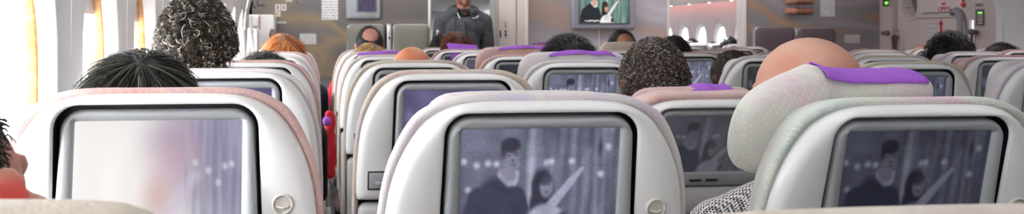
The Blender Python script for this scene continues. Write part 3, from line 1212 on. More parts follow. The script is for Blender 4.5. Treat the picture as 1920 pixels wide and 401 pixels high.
def hair(style, seed):
    """a cap of hair plus single locks, in head coordinates"""
    rnd = random.Random(seed)
    st = dict(nape=-.62, side=-.22, front=.50, limit=None, thick=.014, n=900, L=.05, curl=.3, rough=.5, lift=.4, col=[(40, 34, 30)], w=.0011, bumps=.003, wide=1.0, fexp=1.2, spot=None)
    st.update(style)
    cols = [s2l(tuple(v / 255 for v in c)) for c in st['col']]
    mean = tuple(sum(c[i] for c in cols) / len(cols) for i in range(3))

    def line(x, y):
        b = -y / max(1e-6, hypot(x, y))
        if b > 0:
            return st['side'] + (st['nape'] - st['side']) * b ** 1.5
        return st['side'] + (st['front'] - st['side']) * (-b) ** st['fexp']

    def amount(d):
        l = line(d.x, d.y) + .05 * noise.noise(d * 9)
        a = sst(l, l + .16, d.z)
        if st['limit'] is not None:
            lm = st['limit'] + .06 * noise.noise(d * 7)
            a *= 1 - sst(lm - .1, lm + .06, d.z + .25 * d.y * 0 + (.35 * max(0, d.y)))
        if st['spot']:
            q = (d - Vector(st['spot'][0]).normalized()).length + .07 * noise.noise(d * 11)
            a *= sst(st['spot'][1] - .12, st['spot'][1] + .12, q)
        return a

    vs, fs, cs = [], [], []
    NU, NV = 72, 48
    for i in range(NV + 1):
        th = PI * i / NV
        for j in range(NU):
            ph = 2 * PI * j / NU
            d = Vector((sin(th) * cos(ph), sin(th) * sin(ph), cos(th)))
            a = amount(d)
            r = skull(d)
            n = max(-.25 * st['thick'], noise.noise(d * 6 + Vector((seed, 0, 0))) * st['bumps'] * 2 + noise.noise(d * 22) * st['bumps']) + min(.004, st['thick'] * .5)
            r = r * (.93 + .07 * sst(0, .3, a)) + a * (st['thick'] * .72 + n) + (-.004 if a < .02 else 0)
            p = d * r
            if st['wide'] != 1.0:
                p.x *= 1 + (st['wide'] - 1) * a
                p.y *= 1 + (st['wide'] - 1) * a * .5
            vs.append(p)
            k_ = .34 + .12 * noise.noise(d * 14)
            cs.append(tuple(v * k_ for v in mean))
    for i in range(NV):
        for j in range(NU):
            j2 = (j + 1) % NU
            fs.append((i * NU + j, (i + 1) * NU + j, (i + 1) * NU + j2, i * NU + j2))
    made = 0
    tries = 0
    crown = Vector((.1, -.45, .9)).normalized()
    while made < st['n'] and tries < st['n'] * 12:
        tries += 1
        z = rnd.uniform(-.8, 1)
        ph = rnd.uniform(0, 2 * PI)
        s = sqrt(1 - z * z)
        d = Vector((s * cos(ph), s * sin(ph), z))
        a = amount(d)
        if rnd.random() > a:
            continue
        made += 1
        away = d - crown
        t = (away - d * away.dot(d))
        t = t.normalized() if t.length > 1e-4 else Vector((1, 0, 0))
        t = (t + Vector((rnd.gauss(0, 1), rnd.gauss(0, 1), rnd.gauss(0, 1))) * st['rough'] * .4)
        cl = rnd.uniform(-1, 1) * st['curl']
        L = st['L'] * rnd.uniform(.55, 1.15)
        ns = 6
        h = st['thick'] * a * rnd.uniform(.85, 1.25) + min(.003, st['thick'] * .4)
        p = d * (skull(d) + h)
        if st['wide'] != 1.0:
            p.x *= st['wide']
            p.y *= 1 + (st['wide'] - 1) * .5
        pts = []
        for k in range(ns + 1):
            pts.append(p.copy())
            dn = p.normalized()
            t = (t - dn * t.dot(dn))
            t = t.normalized() if t.length > 1e-5 else Vector((0, 0, -1))
            q = Matrix.Rotation(cl * (1.1 if st['curl'] > .8 else .5), 3, dn)
            t = q @ t
            lift = st['lift'] * (.9 - 1.1 * k / ns)
            p = p + (t + dn * lift * .5) * (L / ns)
            rr = p.length
            lo = skull(p.normalized()) + st['thick'] * rnd.uniform(.82, 1.05) + min(.003, st['thick'] * .4)
            if rr < lo:
                p = p.normalized() * lo
        c = rnd.choice(cols)
        g = rnd.uniform(.5, 1.65)
        c = tuple(min(1, v * g) for v in c)
        b = len(vs)
        for k, q in enumerate(pts):
            dn = q.normalized()
            tt = (pts[min(k + 1, ns)] - pts[max(0, k - 1)]).normalized()
            sd = tt.cross(dn)
            sd = sd.normalized() if sd.length > 1e-6 else Vector((1, 0, 0))
            w = st['w'] * (1 - .8 * (k / ns) ** 2)
            vs += [q + sd * w, q - sd * w, q + dn * w * .9]
            cs += [c, c, c]
        for k in range(ns):
            o = b + 3 * k
            for e in range(3):
                e2 = (e + 1) % 3
                fs.append((o + e, o + e2, o + 3 + e2, o + 3 + e))
    ob = mesh_obj('hair', vs, fs, M_HAIR, None, True, cs)
    return ob


SK = {
    'pink': skin_mat('skin_pink', rgb(186, 138, 118), rgb(180, 104, 82), 9, .75, ear=rgb(220, 100, 84)),
    'orange': skin_mat('skin_orange', rgb(196, 126, 88), rgb(186, 98, 62), 12, .6),
    'fair': skin_mat('skin_fair', rgb(178, 128, 110), rgb(170, 100, 86)),
    'ruddy': skin_mat('skin_ruddy', rgb(178, 122, 104), rgb(176, 104, 88), ear=rgb(226, 84, 74)),
    'brown': skin_mat('skin_brown', rgb(132, 84, 64), rgb(118, 66, 48)),
    'deep': skin_mat('skin_deep', rgb(92, 58, 44), rgb(110, 58, 44)),
    'tan': skin_mat('skin_tan', rgb(166, 112, 92), rgb(150, 84, 70)),
}


def cloth(name, c):
    return plain(name, c, .85, bump=.35, bscale=90)


C_NAVY, C_GREY, C_BLACK = cloth('navy_cloth', rgb(44, 50, 72)), cloth('grey_cloth', rgb(110, 110, 112)), cloth('black_cloth', rgb(34, 34, 38))
C_RED, C_JEANS, C_WHITE, C_ORANGE = cloth('red_cloth', rgb(206, 30, 52)), cloth('jeans_cloth', rgb(52, 60, 78)), cloth('white_cloth', rgb(214, 210, 206)), cloth('orange_cloth', rgb(214, 96, 62))
C_CHECK = check_mat('checked_cloth')


def person(label, head, top, shirt, skin, hairstyle, width=1.0, turn=0.0, sleeves='sweater', trousers=None, seed=1, group=None, turned=False, arm=''):
    """head: (X, Y) of the head centre; top: height of the crown of the skull"""
    big = arm == '_large_head'
    hz = SEAT_HEAD[2] + (BIG_UP if big else 0)
    sz = top / (hz + .114 * (BIG if big else 1))
    sx = width
    r = empty('person', (head[0], head[1] - SEAT_HEAD[1] * sx, 0), 0)
    r.scale = (sx, sx, sz)
    tag(r, label, 'person', group)
    b = link_part('body', PM['person_turned' if turned else 'person' + arm], r, mat=skin)
    sh = link_part(sleeves, PM[sleeves + ('' if big else arm)], r, mat=shirt)
    link_part('trousers', PM['trousers'], r, mat=trousers or C_JEANS)
    link_part('shoes', PM['shoes'], r, mat=C_BLACK)
    if hairstyle:
        h = hair(hairstyle, seed)
        h.parent = r
        h.location = (SEAT_HEAD[0], SEAT_HEAD[1], hz)
        if big:
            h.scale = (BIG,) * 3
        if turned:
            h.rotation_euler = TURN.to_euler()
    return r


for k_, m_ in PM.items():
    m_.materials.clear()
    m_.materials.append(C_GREY)

DARK = [(20, 18, 17), (30, 26, 23), (14, 14, 14), (40, 34, 28)]
SALT = [(36, 30, 26), (50, 42, 32), (104, 94, 86), (190, 182, 174), (30, 25, 22), (84, 68, 48)]
GREYD = [(50, 40, 36), (92, 84, 80), (150, 142, 138), (38, 30, 28), (66, 52, 42)]

# (px, py of the crown, Y) is turned into a place in the cabin
def who(label, px, py, row, shirt, skin, hs, width=1.0, extra=0.012, rc=5, **kw):
    """row: where the screen of that person's seat stands, rc: how far the seat leans back"""
    Y = row + max(.30, .420 - .68 * sin(radians(rc)))
    p = AT(px, py, Y)
    return person(label, (p.x, Y), p.z - extra, shirt, skin, hs, width, **kw)


who('person with dark straight hair, only the top showing above the washed-out screen seat', 262, 88, lrow(0) + .01, C_NAVY, SK['fair'],
    dict(col=DARK + [(48, 52, 42), (84, 82, 74)], n=3600, L=.10, curl=.10, rough=.16, lift=.05, thick=.012, w=.0012, bumps=.002, side=-.5, nape=-.9, wide=1.0), .98, .020, rc=5.5, seed=3)
who('person with curly grey-brown hair and a red ear', 368, -9, lrow(1), C_GREY, SK['ruddy'],
    dict(col=SALT + [(66, 58, 44), (40, 34, 24)], n=4600, L=.034, curl=2.4, rough=.9, lift=1.0, thick=.019, w=.0014, bumps=.004, nape=-.72, side=-.18, wide=1.08), .95, .022, rc=5, seed=5)
who('person at the photo border with a red ear and dark hair', WXI(-.309, lrow(-1) + .32), 122, lrow(-1), C_GREY, SK['ruddy'],
    dict(col=DARK + [(70, 60, 40)], n=2600, L=.013, curl=.8, rough=.6, lift=.2, thick=.004, side=.16, nape=-.5, front=.72, fexp=.5, bumps=.0012), 1.0, .010, rc=9, turned=True, seed=6)
who('person with thin dark hair, low beside the crumpled tissue', 496, 97, lrow(2), C_BLACK, SK['fair'],
    dict(col=DARK + [(74, 66, 60)], n=1400, L=.05, curl=.6, rough=.6, lift=.5, thick=.012, bumps=.004), 1.0, .012, rc=6, seed=8)
who('person with bright orange hair by the side wall', 533, 65, lrow(4), C_NAVY, SK['fair'],
    dict(col=[(186, 104, 48), (206, 128, 66), (160, 84, 36), (222, 160, 100)], n=1300, L=.09, curl=.15, rough=.25, lift=.1, thick=.018, nape=-.95, side=-.6, bumps=.002), 1.06, .018, rc=4, seed=9)
who('bald person with orange skin and a few white hairs', 772, 86, lrow(2), C_GREY, SK['orange'],
    dict(col=[(214, 206, 200), (190, 180, 172)], n=420, L=.035, curl=.7, rough=1.2, lift=1.4, thick=.002, limit=.30, bumps=.001, w=.0005), 1.0, .002, rc=8, seed=10)
who('person with blond hair below the balding man', 695, 82, lrow(4), C_WHITE, SK['fair'],
    dict(col=[(206, 160, 96), (186, 136, 76), (222, 184, 128), (160, 112, 60)], n=1200, L=.09, curl=.12, rough=.2, lift=.1, thick=.014, nape=-.95, side=-.6, bumps=.002), .98, .014, rc=4, seed=11)
RED = who('balding man in a red shirt before the jump seats', 693, 49, lrow(5), C_RED, SK['fair'],
    dict(col=[(52, 46, 46), (76, 70, 70), (36, 32, 32)], n=1300, L=.016, curl=.6, rough=.8, lift=.5, thick=.007, spot=((.02, -.72, .70), .44), side=-.15, nape=-.66, bumps=.001), 1.02, .006, sleeves='shirt', arm='_arm_out', rc=3, seed=12)
who('person with auburn hair above the hanging purple cover', 857, 61, lrow(5), C_BLACK, SK['fair'],
    dict(col=[(122, 62, 40), (98, 46, 30), (146, 82, 56), (72, 36, 26)], n=1300, L=.07, curl=.3, rough=.4, lift=.3, thick=.016, nape=-.95, side=-.6, bumps=.003), 1.02, .016, rc=5, seed=13)
who('dark-haired person whose reddish ear shows beside the auburn head', 828, 63, lrow(6), C_GREY, SK['ruddy'],
    dict(col=DARK, n=700, L=.03, curl=.6, rough=.6, thick=.012), .96, .012, rc=3, seed=14)
who('person with black hair behind the long purple cover', 1066, 66, lrow(2) + .04, C_NAVY, SK['tan'],
    dict(col=[(24, 24, 26), (36, 34, 34), (18, 18, 20), (48, 44, 44)], n=2400, L=.05, curl=.4, rough=.6, lift=.5, thick=.018, nape=-.8, side=-.4, bumps=.006), 1.04, .018, rc=9, seed=15)
who('person with short grizzled hair and brown skin above the reclined seat', 1226, 72, lrow(1), C_BLACK, SK['deep'],
    dict(col=GREYD + [(108, 84, 70)], n=6000, L=.010, curl=2.5, rough=1.4, lift=1.4, thick=.009, w=.0015, bumps=.003, nape=-.78, side=-.3), 1.04, .010, rc=22, seed=16)
who('bald pink-skinned man in a checked shirt', 1512, 67, lrow(0) + .02, C_CHECK, SK['pink'],
    dict(col=[(170, 150, 138), (140, 122, 112)], n=1400, L=.005, curl=.6, rough=1, lift=.8, thick=.0012, w=.0003, limit=.30, bumps=.0005), 1.06, .002, arm='_large_head', rc=11, seed=17)
who('person with a bald spot under the bulkhead monitor', 1166, 56, CROW[4], C_GREY, SK['tan'],
    dict(col=[(28, 24, 24), (40, 34, 32)], n=1200, L=.014, curl=.8, rough=.8, thick=.007, spot=((-.05, -.85, .45), .50), bumps=.001), 1.02, .006, rc=5, seed=18)
who('dark round head half hidden behind the grizzled head', 1264, 67, CROW[3], C_NAVY, SK['deep'],
    dict(col=[(34, 26, 24), (48, 36, 32), (26, 20, 20)], n=1400, L=.02, curl=1.4, rough=1, thick=.012), 1.0, .012, rc=5, seed=19)
who('dark brown head against the bluish film screen of the centre block', 1374, 95, CROW[2], C_BLACK, SK['deep'],
    dict(col=[(52, 34, 28), (70, 46, 36), (38, 26, 22), (90, 62, 46)], n=2200, L=.014, curl=2.0, rough=1.2, lift=1, thick=.010, nape=-.85, side=-.4), .98, .010, rc=6, seed=20)
who('person with bushy black hair and orange collar before the exit door', 1780, 60, CROW[3] + .012, C_ORANGE, SK['tan'],
    dict(col=[(20, 24, 22), (30, 32, 30), (16, 18, 18)], n=1800, L=.04, curl=1.6, rough=1.2, lift=1, thick=.028, nape=-.8, side=-.5, bumps=.008), 1.06, .03, rc=5, seed=21)
who('bare brown head beside the bushy black hair', 1731, 83, CROW[5] - .16, C_GREY, SK['tan'],
    dict(col=[(60, 44, 38)], n=300, L=.006, thick=.002, limit=.2, bumps=.001), 1.0, .002, rc=5, seed=22)
who('small dark head against the pale side wall', 1880, 80, CROW[4] - .16, C_NAVY, SK['tan'],
    dict(col=[(28, 24, 24), (40, 32, 30)], n=1000, L=.03, curl=.5, rough=.5, thick=.016), 1.08, .016, rc=5, seed=23)
who('low dark head below the white notice', 1622, 90, CROW[4], C_BLACK, SK['tan'],
    dict(col=[(26, 24, 28), (40, 36, 40)], n=900, L=.03, curl=.5, rough=.5, thick=.014), 1.0, .014, rc=5, seed=24)
who('slouched person with brown hair below the seat rows past the purple cloth', 1668, 111, CROW[2], C_GREY, SK['fair'],
    dict(col=[(84, 58, 48), (62, 42, 36), (106, 78, 64)], n=1500, L=.05, curl=.4, rough=.4, thick=.014, nape=-.8), 1.0, .014, rc=6, seed=25)


def forearm_and_jacket():
    """red jacket bunched on an armrest in the gap between the two seat columns"""
    base = AT(619, 250, 4.05)
    P = []
    for i in range(24):
        t = i / 23
        z = base.z + .09 - .26 * t
        P.append(('c', (base.x - .004 + .007 * sin(i * .55), base.y - .05, z), .022 + .008 * t, (base.x + .007 * cos(i * .7), base.y + .06, z - .02), .020 + .008 * t))
    me = blob('red_jacket', P, .006, 8)
    me.materials.clear()
    me.materials.append(plain('red_jacket_cloth', rgb(196, 22, 44), .8, bump=.6, bscale=40))
    o = bpy.data.objects.new('red_jacket', me)
    COL.objects.link(o)
    tag(o, 'red jacket bunched on an armrest in the gap between the two white seat columns', 'jacket')
    # dark lining showing
    b = AT(613, 226, 3.94)
    mb = MB()
    mb.ball((b.x, b.y - .03, b.z), (.02, .05, .022))
    c = mb.build('lining', M_PURPLE, o)
    c['label'] = 'purple lining turned out at the collar'


forearm_and_jacket()


def standing_man():
    X, Y = 1.275, 7.72
    r = empty('person', (X, Y, 0), PI)           # faces aft, towards the camera
    r.scale = (1.0, 1.0, 1.015)
    tag(r, 'standing man in a charcoal hooded zip jacket in the aisle opening', 'person')
    hc = (0, 0, 1.615)
    V = Vector
    P = head_prims(hc)
    P += [('c', (0, -.005, 1.56), .056, (0, -.02, 1.44), .062), ('e', (0, -.01, 1.30), (.175, .11, .15)), ('c', (0, -.01, 1.25), .125, (0, 0, .98), .135),
          ('e', (0, 0, .93), (.165, .12, .11)), ('c', (-.17, -.015, 1.385), .058, (.17, -.015, 1.385), .058), ('c', (0, -.02, 1.45), .055, (-.15, -.02, 1.40), .05), ('c', (0, -.02, 1.45), .055, (.15, -.02, 1.40), .05)]
    arms = []
    for s in (-1, 1):
        sh, el, wr = V((s * .19, -.015, 1.375)), V((s * .222, -.030, 1.09)), V((s * .222, .05, .85))
        arms.append((s, sh, el, wr))
        P += [('c', sh, .056, el, .043), ('c', el, .043, wr, .028)]
        P += hand_prims(wr, (-s * .05, .25, -1), s, (-s, .1, 0), .4)
        P += [('c', (s * .09, 0, .92), .092, (s * .10, .005, .50), .060), ('c', (s * .10, .005, .50), .058, (s * .10, -.015, .10), .038),
              ('c', (s * .10, -.03, .055), .038, (s * .11, .13, .035), .032)]
    me = blob('man', P, .0075, 5)
    me.materials.clear()
    me.materials.append(SK['fair'])
    link_part('body', me, r)
    J = [('e', (0, -.01, 1.30), (.190, .125, .15)), ('c', (0, -.01, 1.25), .142, (0, 0, .98), .155), ('c', (0, 0, .98), .158, (0, 0, .93), .150),
         ('c', (-.17, -.015, 1.385), .070, (.17, -.015, 1.385), .070), ('c', (0, -.035, 1.455), .07, (-.15, -.02, 1.405), .060), ('c', (0, -.035, 1.455), .07, (.15, -.02, 1.405), .060)]
    for s, sh, el, wr in arms:
        mid = sh + (el - sh) * .55 + V((s * .012, 0, 0))
        J += [('c', sh, .072, mid, .062), ('c', mid, .062, el, .064), ('c', el, .064, el + (wr - el) * .45 + V((s * .006, 0, 0)), .050), ('c', el + (wr - el) * .45, .052, wr, .042)]
        for t in (.35, .62, .85):
            q = sh + (el - sh) * t
            J.append(('e', q, (.070, .068, .016), Matrix.Rotation(s * .5, 4, 'Y')))
    jm = blob('jacket', J, .009, 4)
    m, nt, p = base_mat('jacket_knit')
    tc = N(nt, 'ShaderNodeTexCoord')
    nz = N(nt, 'ShaderNodeTexNoise')
    nz.inputs['Scale'].default_value = 90
    nz.inputs['Detail'].default_value = 4
    nt.links.new(tc.outputs['Object'], nz.inputs['Vector'])
    cr = N(nt, 'ShaderNodeValToRGB')
    cr.color_ramp.elements[0].position, cr.color_ramp.elements[0].color = .35, rgb(52, 54, 58)
    cr.color_ramp.elements[1].position, cr.color_ramp.elements[1].color = .68, rgb(92, 94, 100)
    nt.links.new(nz.outputs['Fac'], cr.inputs['Fac'])
    nt.links.new(cr.outputs['Color'], p.inputs['Base Color'])
    p.inputs['Roughness'].default_value = .9
    n2 = N(nt, 'ShaderNodeTexNoise')
    n2.inputs['Scale'].default_value = 11
    nt.links.new(tc.outputs['Object'], n2.inputs['Vector'])
    b = N(nt, 'ShaderNodeBump')
    b.inputs['Strength'].default_value = .6
    b.inputs['Distance'].default_value = .02
    nt.links.new(n2.outputs['Fac'], b.inputs['Height'])
    nt.links.new(b.outputs['Normal'], p.inputs['Normal'])
    jm.materials.clear()
    jm.materials.append(m)
    j = link_part('jacket', jm, r)
    dark = plain('jacket_black', rgb(24, 25, 28), .8, bump=.3, bscale=80)
    # hood lying on the shoulders, open at the throat
    mb = MB()
    rs = [.036 + .010 * sin(PI * i / 20) for i in range(21)]
    pts = []
    for i in range(21):
        w = -150 + 300 * i / 20                   # degrees from the nape
        a = radians(w)
        pts.append((.105 * sin(a), -.02 - .085 * cos(a), 1.480 - .035 * (1 - cos(a)) * .5))
    mb.tube(pts, rs, 12)
    h = mb.build('hood', m, j)
    # black shirt at the throat
    mb = MB()
    mb.ball((0, .040, 1.435), (.050, .046, .046))
    mb.build('undershirt', dark, r)
    mb = MB()
    mb.ball((.0, .086, 1.432), (.008, .004, .005))
    q = mb.build('shirt_print', M_RED, r)
    # zip, drawstrings, chest seam
    mb = MB()
    zp = [(0, .118, 1.37), (.001, .133, 1.30), (0, .140, 1.2), (.001, .150, 1.08), (0, .160, .98), (0, .158, .92)]
    mb.tube(zp, .0045, 6)
    mb.build('zipper', dark, j)
    for s in (-1, 1):
        MB().tube([(s * .070, .060, 1.452), (s * .086, .098, 1.40), (s * .092, .120, 1.33), (s * .090, .128, 1.27)], .0035, 6).build('drawstring', dark, j)
        MB().tube([(s * .075, .050, 1.475), (s * .066, .078, 1.44), (s * .050, .100, 1.395)], .0045, 6).build('hood_edge', M_WHITE if s > 0 else dark, j)
    # small white curved tick on the chest (the wearer's left side)
    out = []
    for i in range(15):
        t = i / 14
        out.append((-.026 + .058 * t, .006 - .016 * sin(PI * min(1, t * 1.9) * .5) * (1 if t < .26 else 1) + .026 * t ** 1.3))
    top = []
    for i in range(15):
        t = 1 - i / 14
        top.append((-.026 + .058 * t, .012 - .012 * t + .032 * t ** 1.6))
    ring = out + top
    mb = MB()
    vs = [(-.088 - x, .066, 1.392 + z) for x, z in ring]
    vs2 = [(x, y + .022, z) for x, y, z in vs]
    n = len(vs)
    mb.add(vs + vs2, [tuple(range(n)), tuple(range(2 * n - 1, n - 1, -1))] + [(i, (i + 1) % n, n + (i + 1) % n, n + i) for i in range(n)])
    mb.build('chest_mark', M_WHITE, j, smooth=False)
    # sleeve patch
    mb = MB()
    s, sh, el, wr = arms[1]
    c = sh + (el - sh) * .38
    mb.box((c.x + .030, c.y + .056, c.z), (.030, .014, .060), .005, 2)
    pt = mb.build('sleeve_patch', plain('patch_pale', rgb(196, 214, 212), .7), j)
    MB().box((c.x + .030, c.y + .0625, c.z + .002), (.016, .006, .020), .002, 1).build('patch_mark', M_RED, pt)
    T = [('e', (0, 0, .93), (.170, .125, .10))]
    for s in (-1, 1):
        T += [('c', (s * .09, 0, .92), .100, (s * .10, .005, .50), .072), ('c', (s * .10, .005, .50), .070, (s * .10, -.015, .09), .056)]
    tm = blob('trousers', T, .011, 3)
    tm.materials.clear()
    tm.materials.append(C_BLACK)
    link_part('trousers', tm, r)
    S = []
    for s in (-1, 1):
        S += [('c', (s * .10, -.03, .052), .046, (s * .112, .14, .042), .040)]
    sm = blob('shoes', S, .009, 3)
    sm.materials.clear()
    sm.materials.append(C_BLACK)
    link_part('shoes', sm, r)
    hh = hair(dict(col=DARK, n=1500, L=.03, thick=.014, curl=.5), 31)
    hh.parent = r
    hh.location = hc
    rnd = random.Random(2)
    vs, fs, cs = [], [], []
    for k in range(900):
        a = rnd.uniform(-1.1, 1.1)
        x, y, z = .062 * sin(a), .02 + .062 * cos(a), rnd.uniform(-.105, -.055)
        x *= 1 - .5 * max(0, (-.07 - z) / .035) * .7
        p = V((x, y, z))
        d = V((x, y - .0, -.02)).normalized()
        b0 = len(vs)
        vs += [p, p + V((.0012, 0, .0006)), p + d * .008 + V((0, 0, -.003))]
        c = s2l(tuple(v / 255 for v in rnd.choice([(84, 62, 54), (120, 96, 86), (60, 46, 40)])))
        cs += [c] * 3
        fs.append((b0, b0 + 1, b0 + 2))
    bd = mesh_obj('beard', vs, fs, M_HAIR, r, True, cs)
    bd.location = hc


standing_man()

# crumpled tissue standing by the side wall
tp = AT(466, 92, 3.32)
mb = MB()
rnd = random.Random(12)
for i in range(5):
    x = tp.x - .03 + .015 * i
    mb.tube([(x, tp.y, tp.z - .075), (x + rnd.uniform(-.006, .006), tp.y - .01, tp.z - .02), (x + rnd.uniform(-.012, .012), tp.y, tp.z + rnd.uniform(.035, .075)), (x + rnd.uniform(-.012, .012), tp.y + .006, tp.z + rnd.uniform(.075, .085))], [.012, .012, .009, .003], 7)
mb.ball((tp.x, tp.y, tp.z - .05), (.036, .02, .04))
tag(mb.build('tissue', plain('tissue_white', rgb(206, 204, 202), .9, bump=.7, bscale=60)), 'crumpled whitish tissue standing behind the thin dark hair by the wall', 'tissue')

# ------------------------------------------------------------------ the cabin
XL, XR = -.55, 5.575
YB = 8.12                                        # the bulkhead
Z_TOP = 1.80


def wx_l(z):
    return XL + .55 * max(0, z - 1.30) ** 2 + .12 * max(0, .8 - z) ** 2


def wx_r(z):
    return XR - .55 * max(0, z - 1.30) ** 2 - .12 * max(0, .8 - z) ** 2


PITCH, W0 = .575, 1.775
WZC = 1.165
A_OUT, B_OUT, A_IN, B_IN = .190, .285, .160, .235


def window_wall(name, centres, wx, sgn, y_lo, y_hi):
    """lining panels, each with a scooped recess round its window; sgn is the outward direction"""
    mb = MB()
    for i, yc in enumerate(centres):
        y0, y1 = yc - PITCH / 2, yc + PITCH / 2
        rect = [(y0, 0.0), (y1, 0.0), (y1, .4), (y1, .8), (y1, 1.3), (y1, 1.45), (y1, 1.6), (y1, Z_TOP), (y0, Z_TOP), (y0, 1.6), (y0, 1.45), (y0, 1.3), (y0, .8), (y0, .4)]
        so = superellipse(yc, WZC, A_OUT, B_OUT, 2.5, 48)
        si = superellipse(yc, WZC, A_IN, B_IN, 2.5, 48)
        c = (yc, WZC)
        ang = union_angles([rect, so], c, 24)

        def R(poly, k, dep):
            out = []
            for a in ang:
                p = ray_poly(poly, c, a)
                if k:
                    p = inset(p, c, k)
                out.append(Vector((wx(p[1]) + sgn * dep, p[0], p[1])))
            return out
        rr = [R(rect, .001, .004), R(rect, .004, 0)]
        for t in (.33, .66):
            ring = []
            for a in ang:
                p, q = ray_poly(rect, c, a), ray_poly(so, c, a)
                m = (p[0] + (q[0] - p[0]) * t, p[1] + (q[1] - p[1]) * t)
                ring.append(Vector((wx(m[1]), m[0], m[1])))
            rr.append(ring)
        rr += [R(so, 0, 0), R(so, .004, .003), R(so, .010, .011), R(si, -.004, .030), R(si, 0, .036)]
        mb.rings(rr)
    for (a, b) in ((y_lo, centres[0] - PITCH / 2), (centres[-1] + PITCH / 2, y_hi)):
        if b - a > .02:
            zs = [0, .4, .8, 1.3, 1.45, 1.6, Z_TOP]
            n = 6
            vs, fs = [], []
            for z in zs:
                for k in range(n + 1):
                    vs.append((wx(z), a + (b - a) * k / n, z))
            for q in range(len(zs) - 1):
                for k in range(n):
                    o = q * (n + 1) + k
                    fs.append((o, o + 1, o + n + 2, o + n + 1))
            mb.add(vs, fs)
    # the fuselage skin behind the panels, so no light leaks at the joints
    vs, fs = [], []
    o = mb.build(name, M_WALL, angle=50)
    return struct(o)


def glass_mat():
    m, nt, p = base_mat('window_glass')
    nt.nodes.remove(p)
    tr = N(nt, 'ShaderNodeBsdfTransparent')
    gl = N(nt, 'ShaderNodeBsdfGlossy')
    gl.inputs['Roughness'].default_value = .03
    mx = N(nt, 'ShaderNodeMixShader')
    mx.inputs['Fac'].default_value = .06
    nt.links.new(tr.outputs[0], mx.inputs[1])
    nt.links.new(gl.outputs[0], mx.inputs[2])
    nt.links.new(mx.outputs[0], nt.nodes['Material Output'].inputs['Surface'])
    return m


M_GLASS = glass_mat()
win_n = [0]


def window(yc, wx, sgn, shade=0.0, portal=True, ring=None):
    win_n[0] += 1
    c = (yc, WZC)
    si = superellipse(yc, WZC, A_IN, B_IN, 2.5, 48)
    ang = union_angles([si], c, 24)
    xb = wx(WZC)

    def R(k, dep):
        out = []
        for a in ang:
            p = inset(ray_poly(si, c, a), c, k)
            out.append(Vector((wx(p[1]) + sgn * dep, p[0], p[1])))
        return out
    root = MB().rings([R(-.010, .037), R(-.002, .033), R(.001, .036), R(.0025, .040), R(.004, .056), R(.005, .075)]).build('window_%d' % win_n[0], ring or M_WOOD, angle=60)
    struct(root, 'window ring in the side wall')
    pane = MB().rings([R(.004, .062), R(.08, .062)], cap1=True).build('window_pane', M_GLASS, root, angle=None)
    struct(pane)
    MB2 = MB().rings([R(.005, .075), R(-.05, .085), R(-.09, .05)]).build('window_casing', M_WHITE, root)
    struct(MB2)
    if shade:
        zt = WZC + B_IN
        zb = zt - shade
        mb = MB()
        pts = [p for p in superellipse(yc, WZC, A_IN - .004, B_IN - .004, 2.5, 96)]
        top = sorted([p for p in pts if p[1] > zb], key=lambda p: p[0])
        poly = [(top[0][0], zb)] + top + [(top[-1][0], zb)]
        for dep in (.052,):
            v = [(wx(z) + sgn * dep, y, z) for y, z in poly]
            v2 = [(wx(z) + sgn * (dep + .006), y, z) for y, z in poly]
            n = len(v)
            mb.add(v + v2, [tuple(range(n)), tuple(range(2 * n - 1, n - 1, -1))] + [(i, (i + 1) % n, n + (i + 1) % n, n + i) for i in range(n)])
        sh = mb.build('window_shade', M_WHITE, root, smooth=False)
        struct(sh)
        hd = MB().box((wx(zb) + sgn * .048, yc, zb + .045), (.008, .09, .012), .003, 2).build('shade_handle', M_WOOD, sh)
        struct(hd)
    if portal:
        ld = bpy.data.lights.new('window_portal', 'AREA')
        ld.shape = 'RECTANGLE'
        ld.size, ld.size_y = .46, .33
        ld.cycles.is_portal = True
        lo = bpy.data.objects.new('window_portal', ld)
        COL.objects.link(lo)
        lo.location = (xb + sgn * .12, yc, WZC)
        lo.rotation_euler = (0, PI / 2 * (1 if sgn < 0 else -1) * -1, 0)
    return root


left_c = [W0 + PITCH * k for k in range(-6, 9)]
window_wall('wall_left', left_c, wx_l, -1, -2.6, 6.95)
for k, yc in zip(range(-6, 9), left_c):
    window(yc, wx_l, -1, shade=.088 if k == 1 else (.10 if k == 2 else 0.0))
right_c = [W0 + PITCH * k for k in range(-3, 6)]
window_wall('wall_right', right_c, wx_r, 1, -2.6, 6.62)
for yc in right_c:
    window(yc, wx_r, 1, shade=.36)
fw = 11.72
far_c = [fw + .62 * k for k in range(-3, 7)]
_p = PITCH
PITCH = .62
window_wall('wall_right_forward', far_c, wx_r, 1, YB + .1, 16.4)
PITCH = _p
for yc in far_c:
    window(yc, wx_r, 1, ring=M_WHITE)


def quad_wall(name, pts, mat, kind=True):
    o = mesh_obj(name, pts, [tuple(range(len(pts)))], mat, None, False)
    if kind:
        struct(o)
    return o


def slab(name, x0, x1, y0, y1, z0, z1, mat, bevel=.0):
    o = MB().box(((x0 + x1) / 2, (y0 + y1) / 2, (z0 + z1) / 2), (x1 - x0, y1 - y0, z1 - z0), bevel, 3).build(name, mat, smooth=bool(bevel))
    return struct(o)


slab('floor', -.75, 6.0, -2.7, 16.5, -.06, 0, M_CARPET)
slab('wall_back', -.9, 6.1, -2.75, -2.65, 0, 2.4, M_WALL)
slab('wall_front', -.9, 6.1, 16.42, 16.52, 0, 2.4, M_WALL)
# outer skin panels at the doors and above the lining
slab('wall_left_forward', -.72, -.60, YB, 16.45, 0, 2.4, M_WALL)


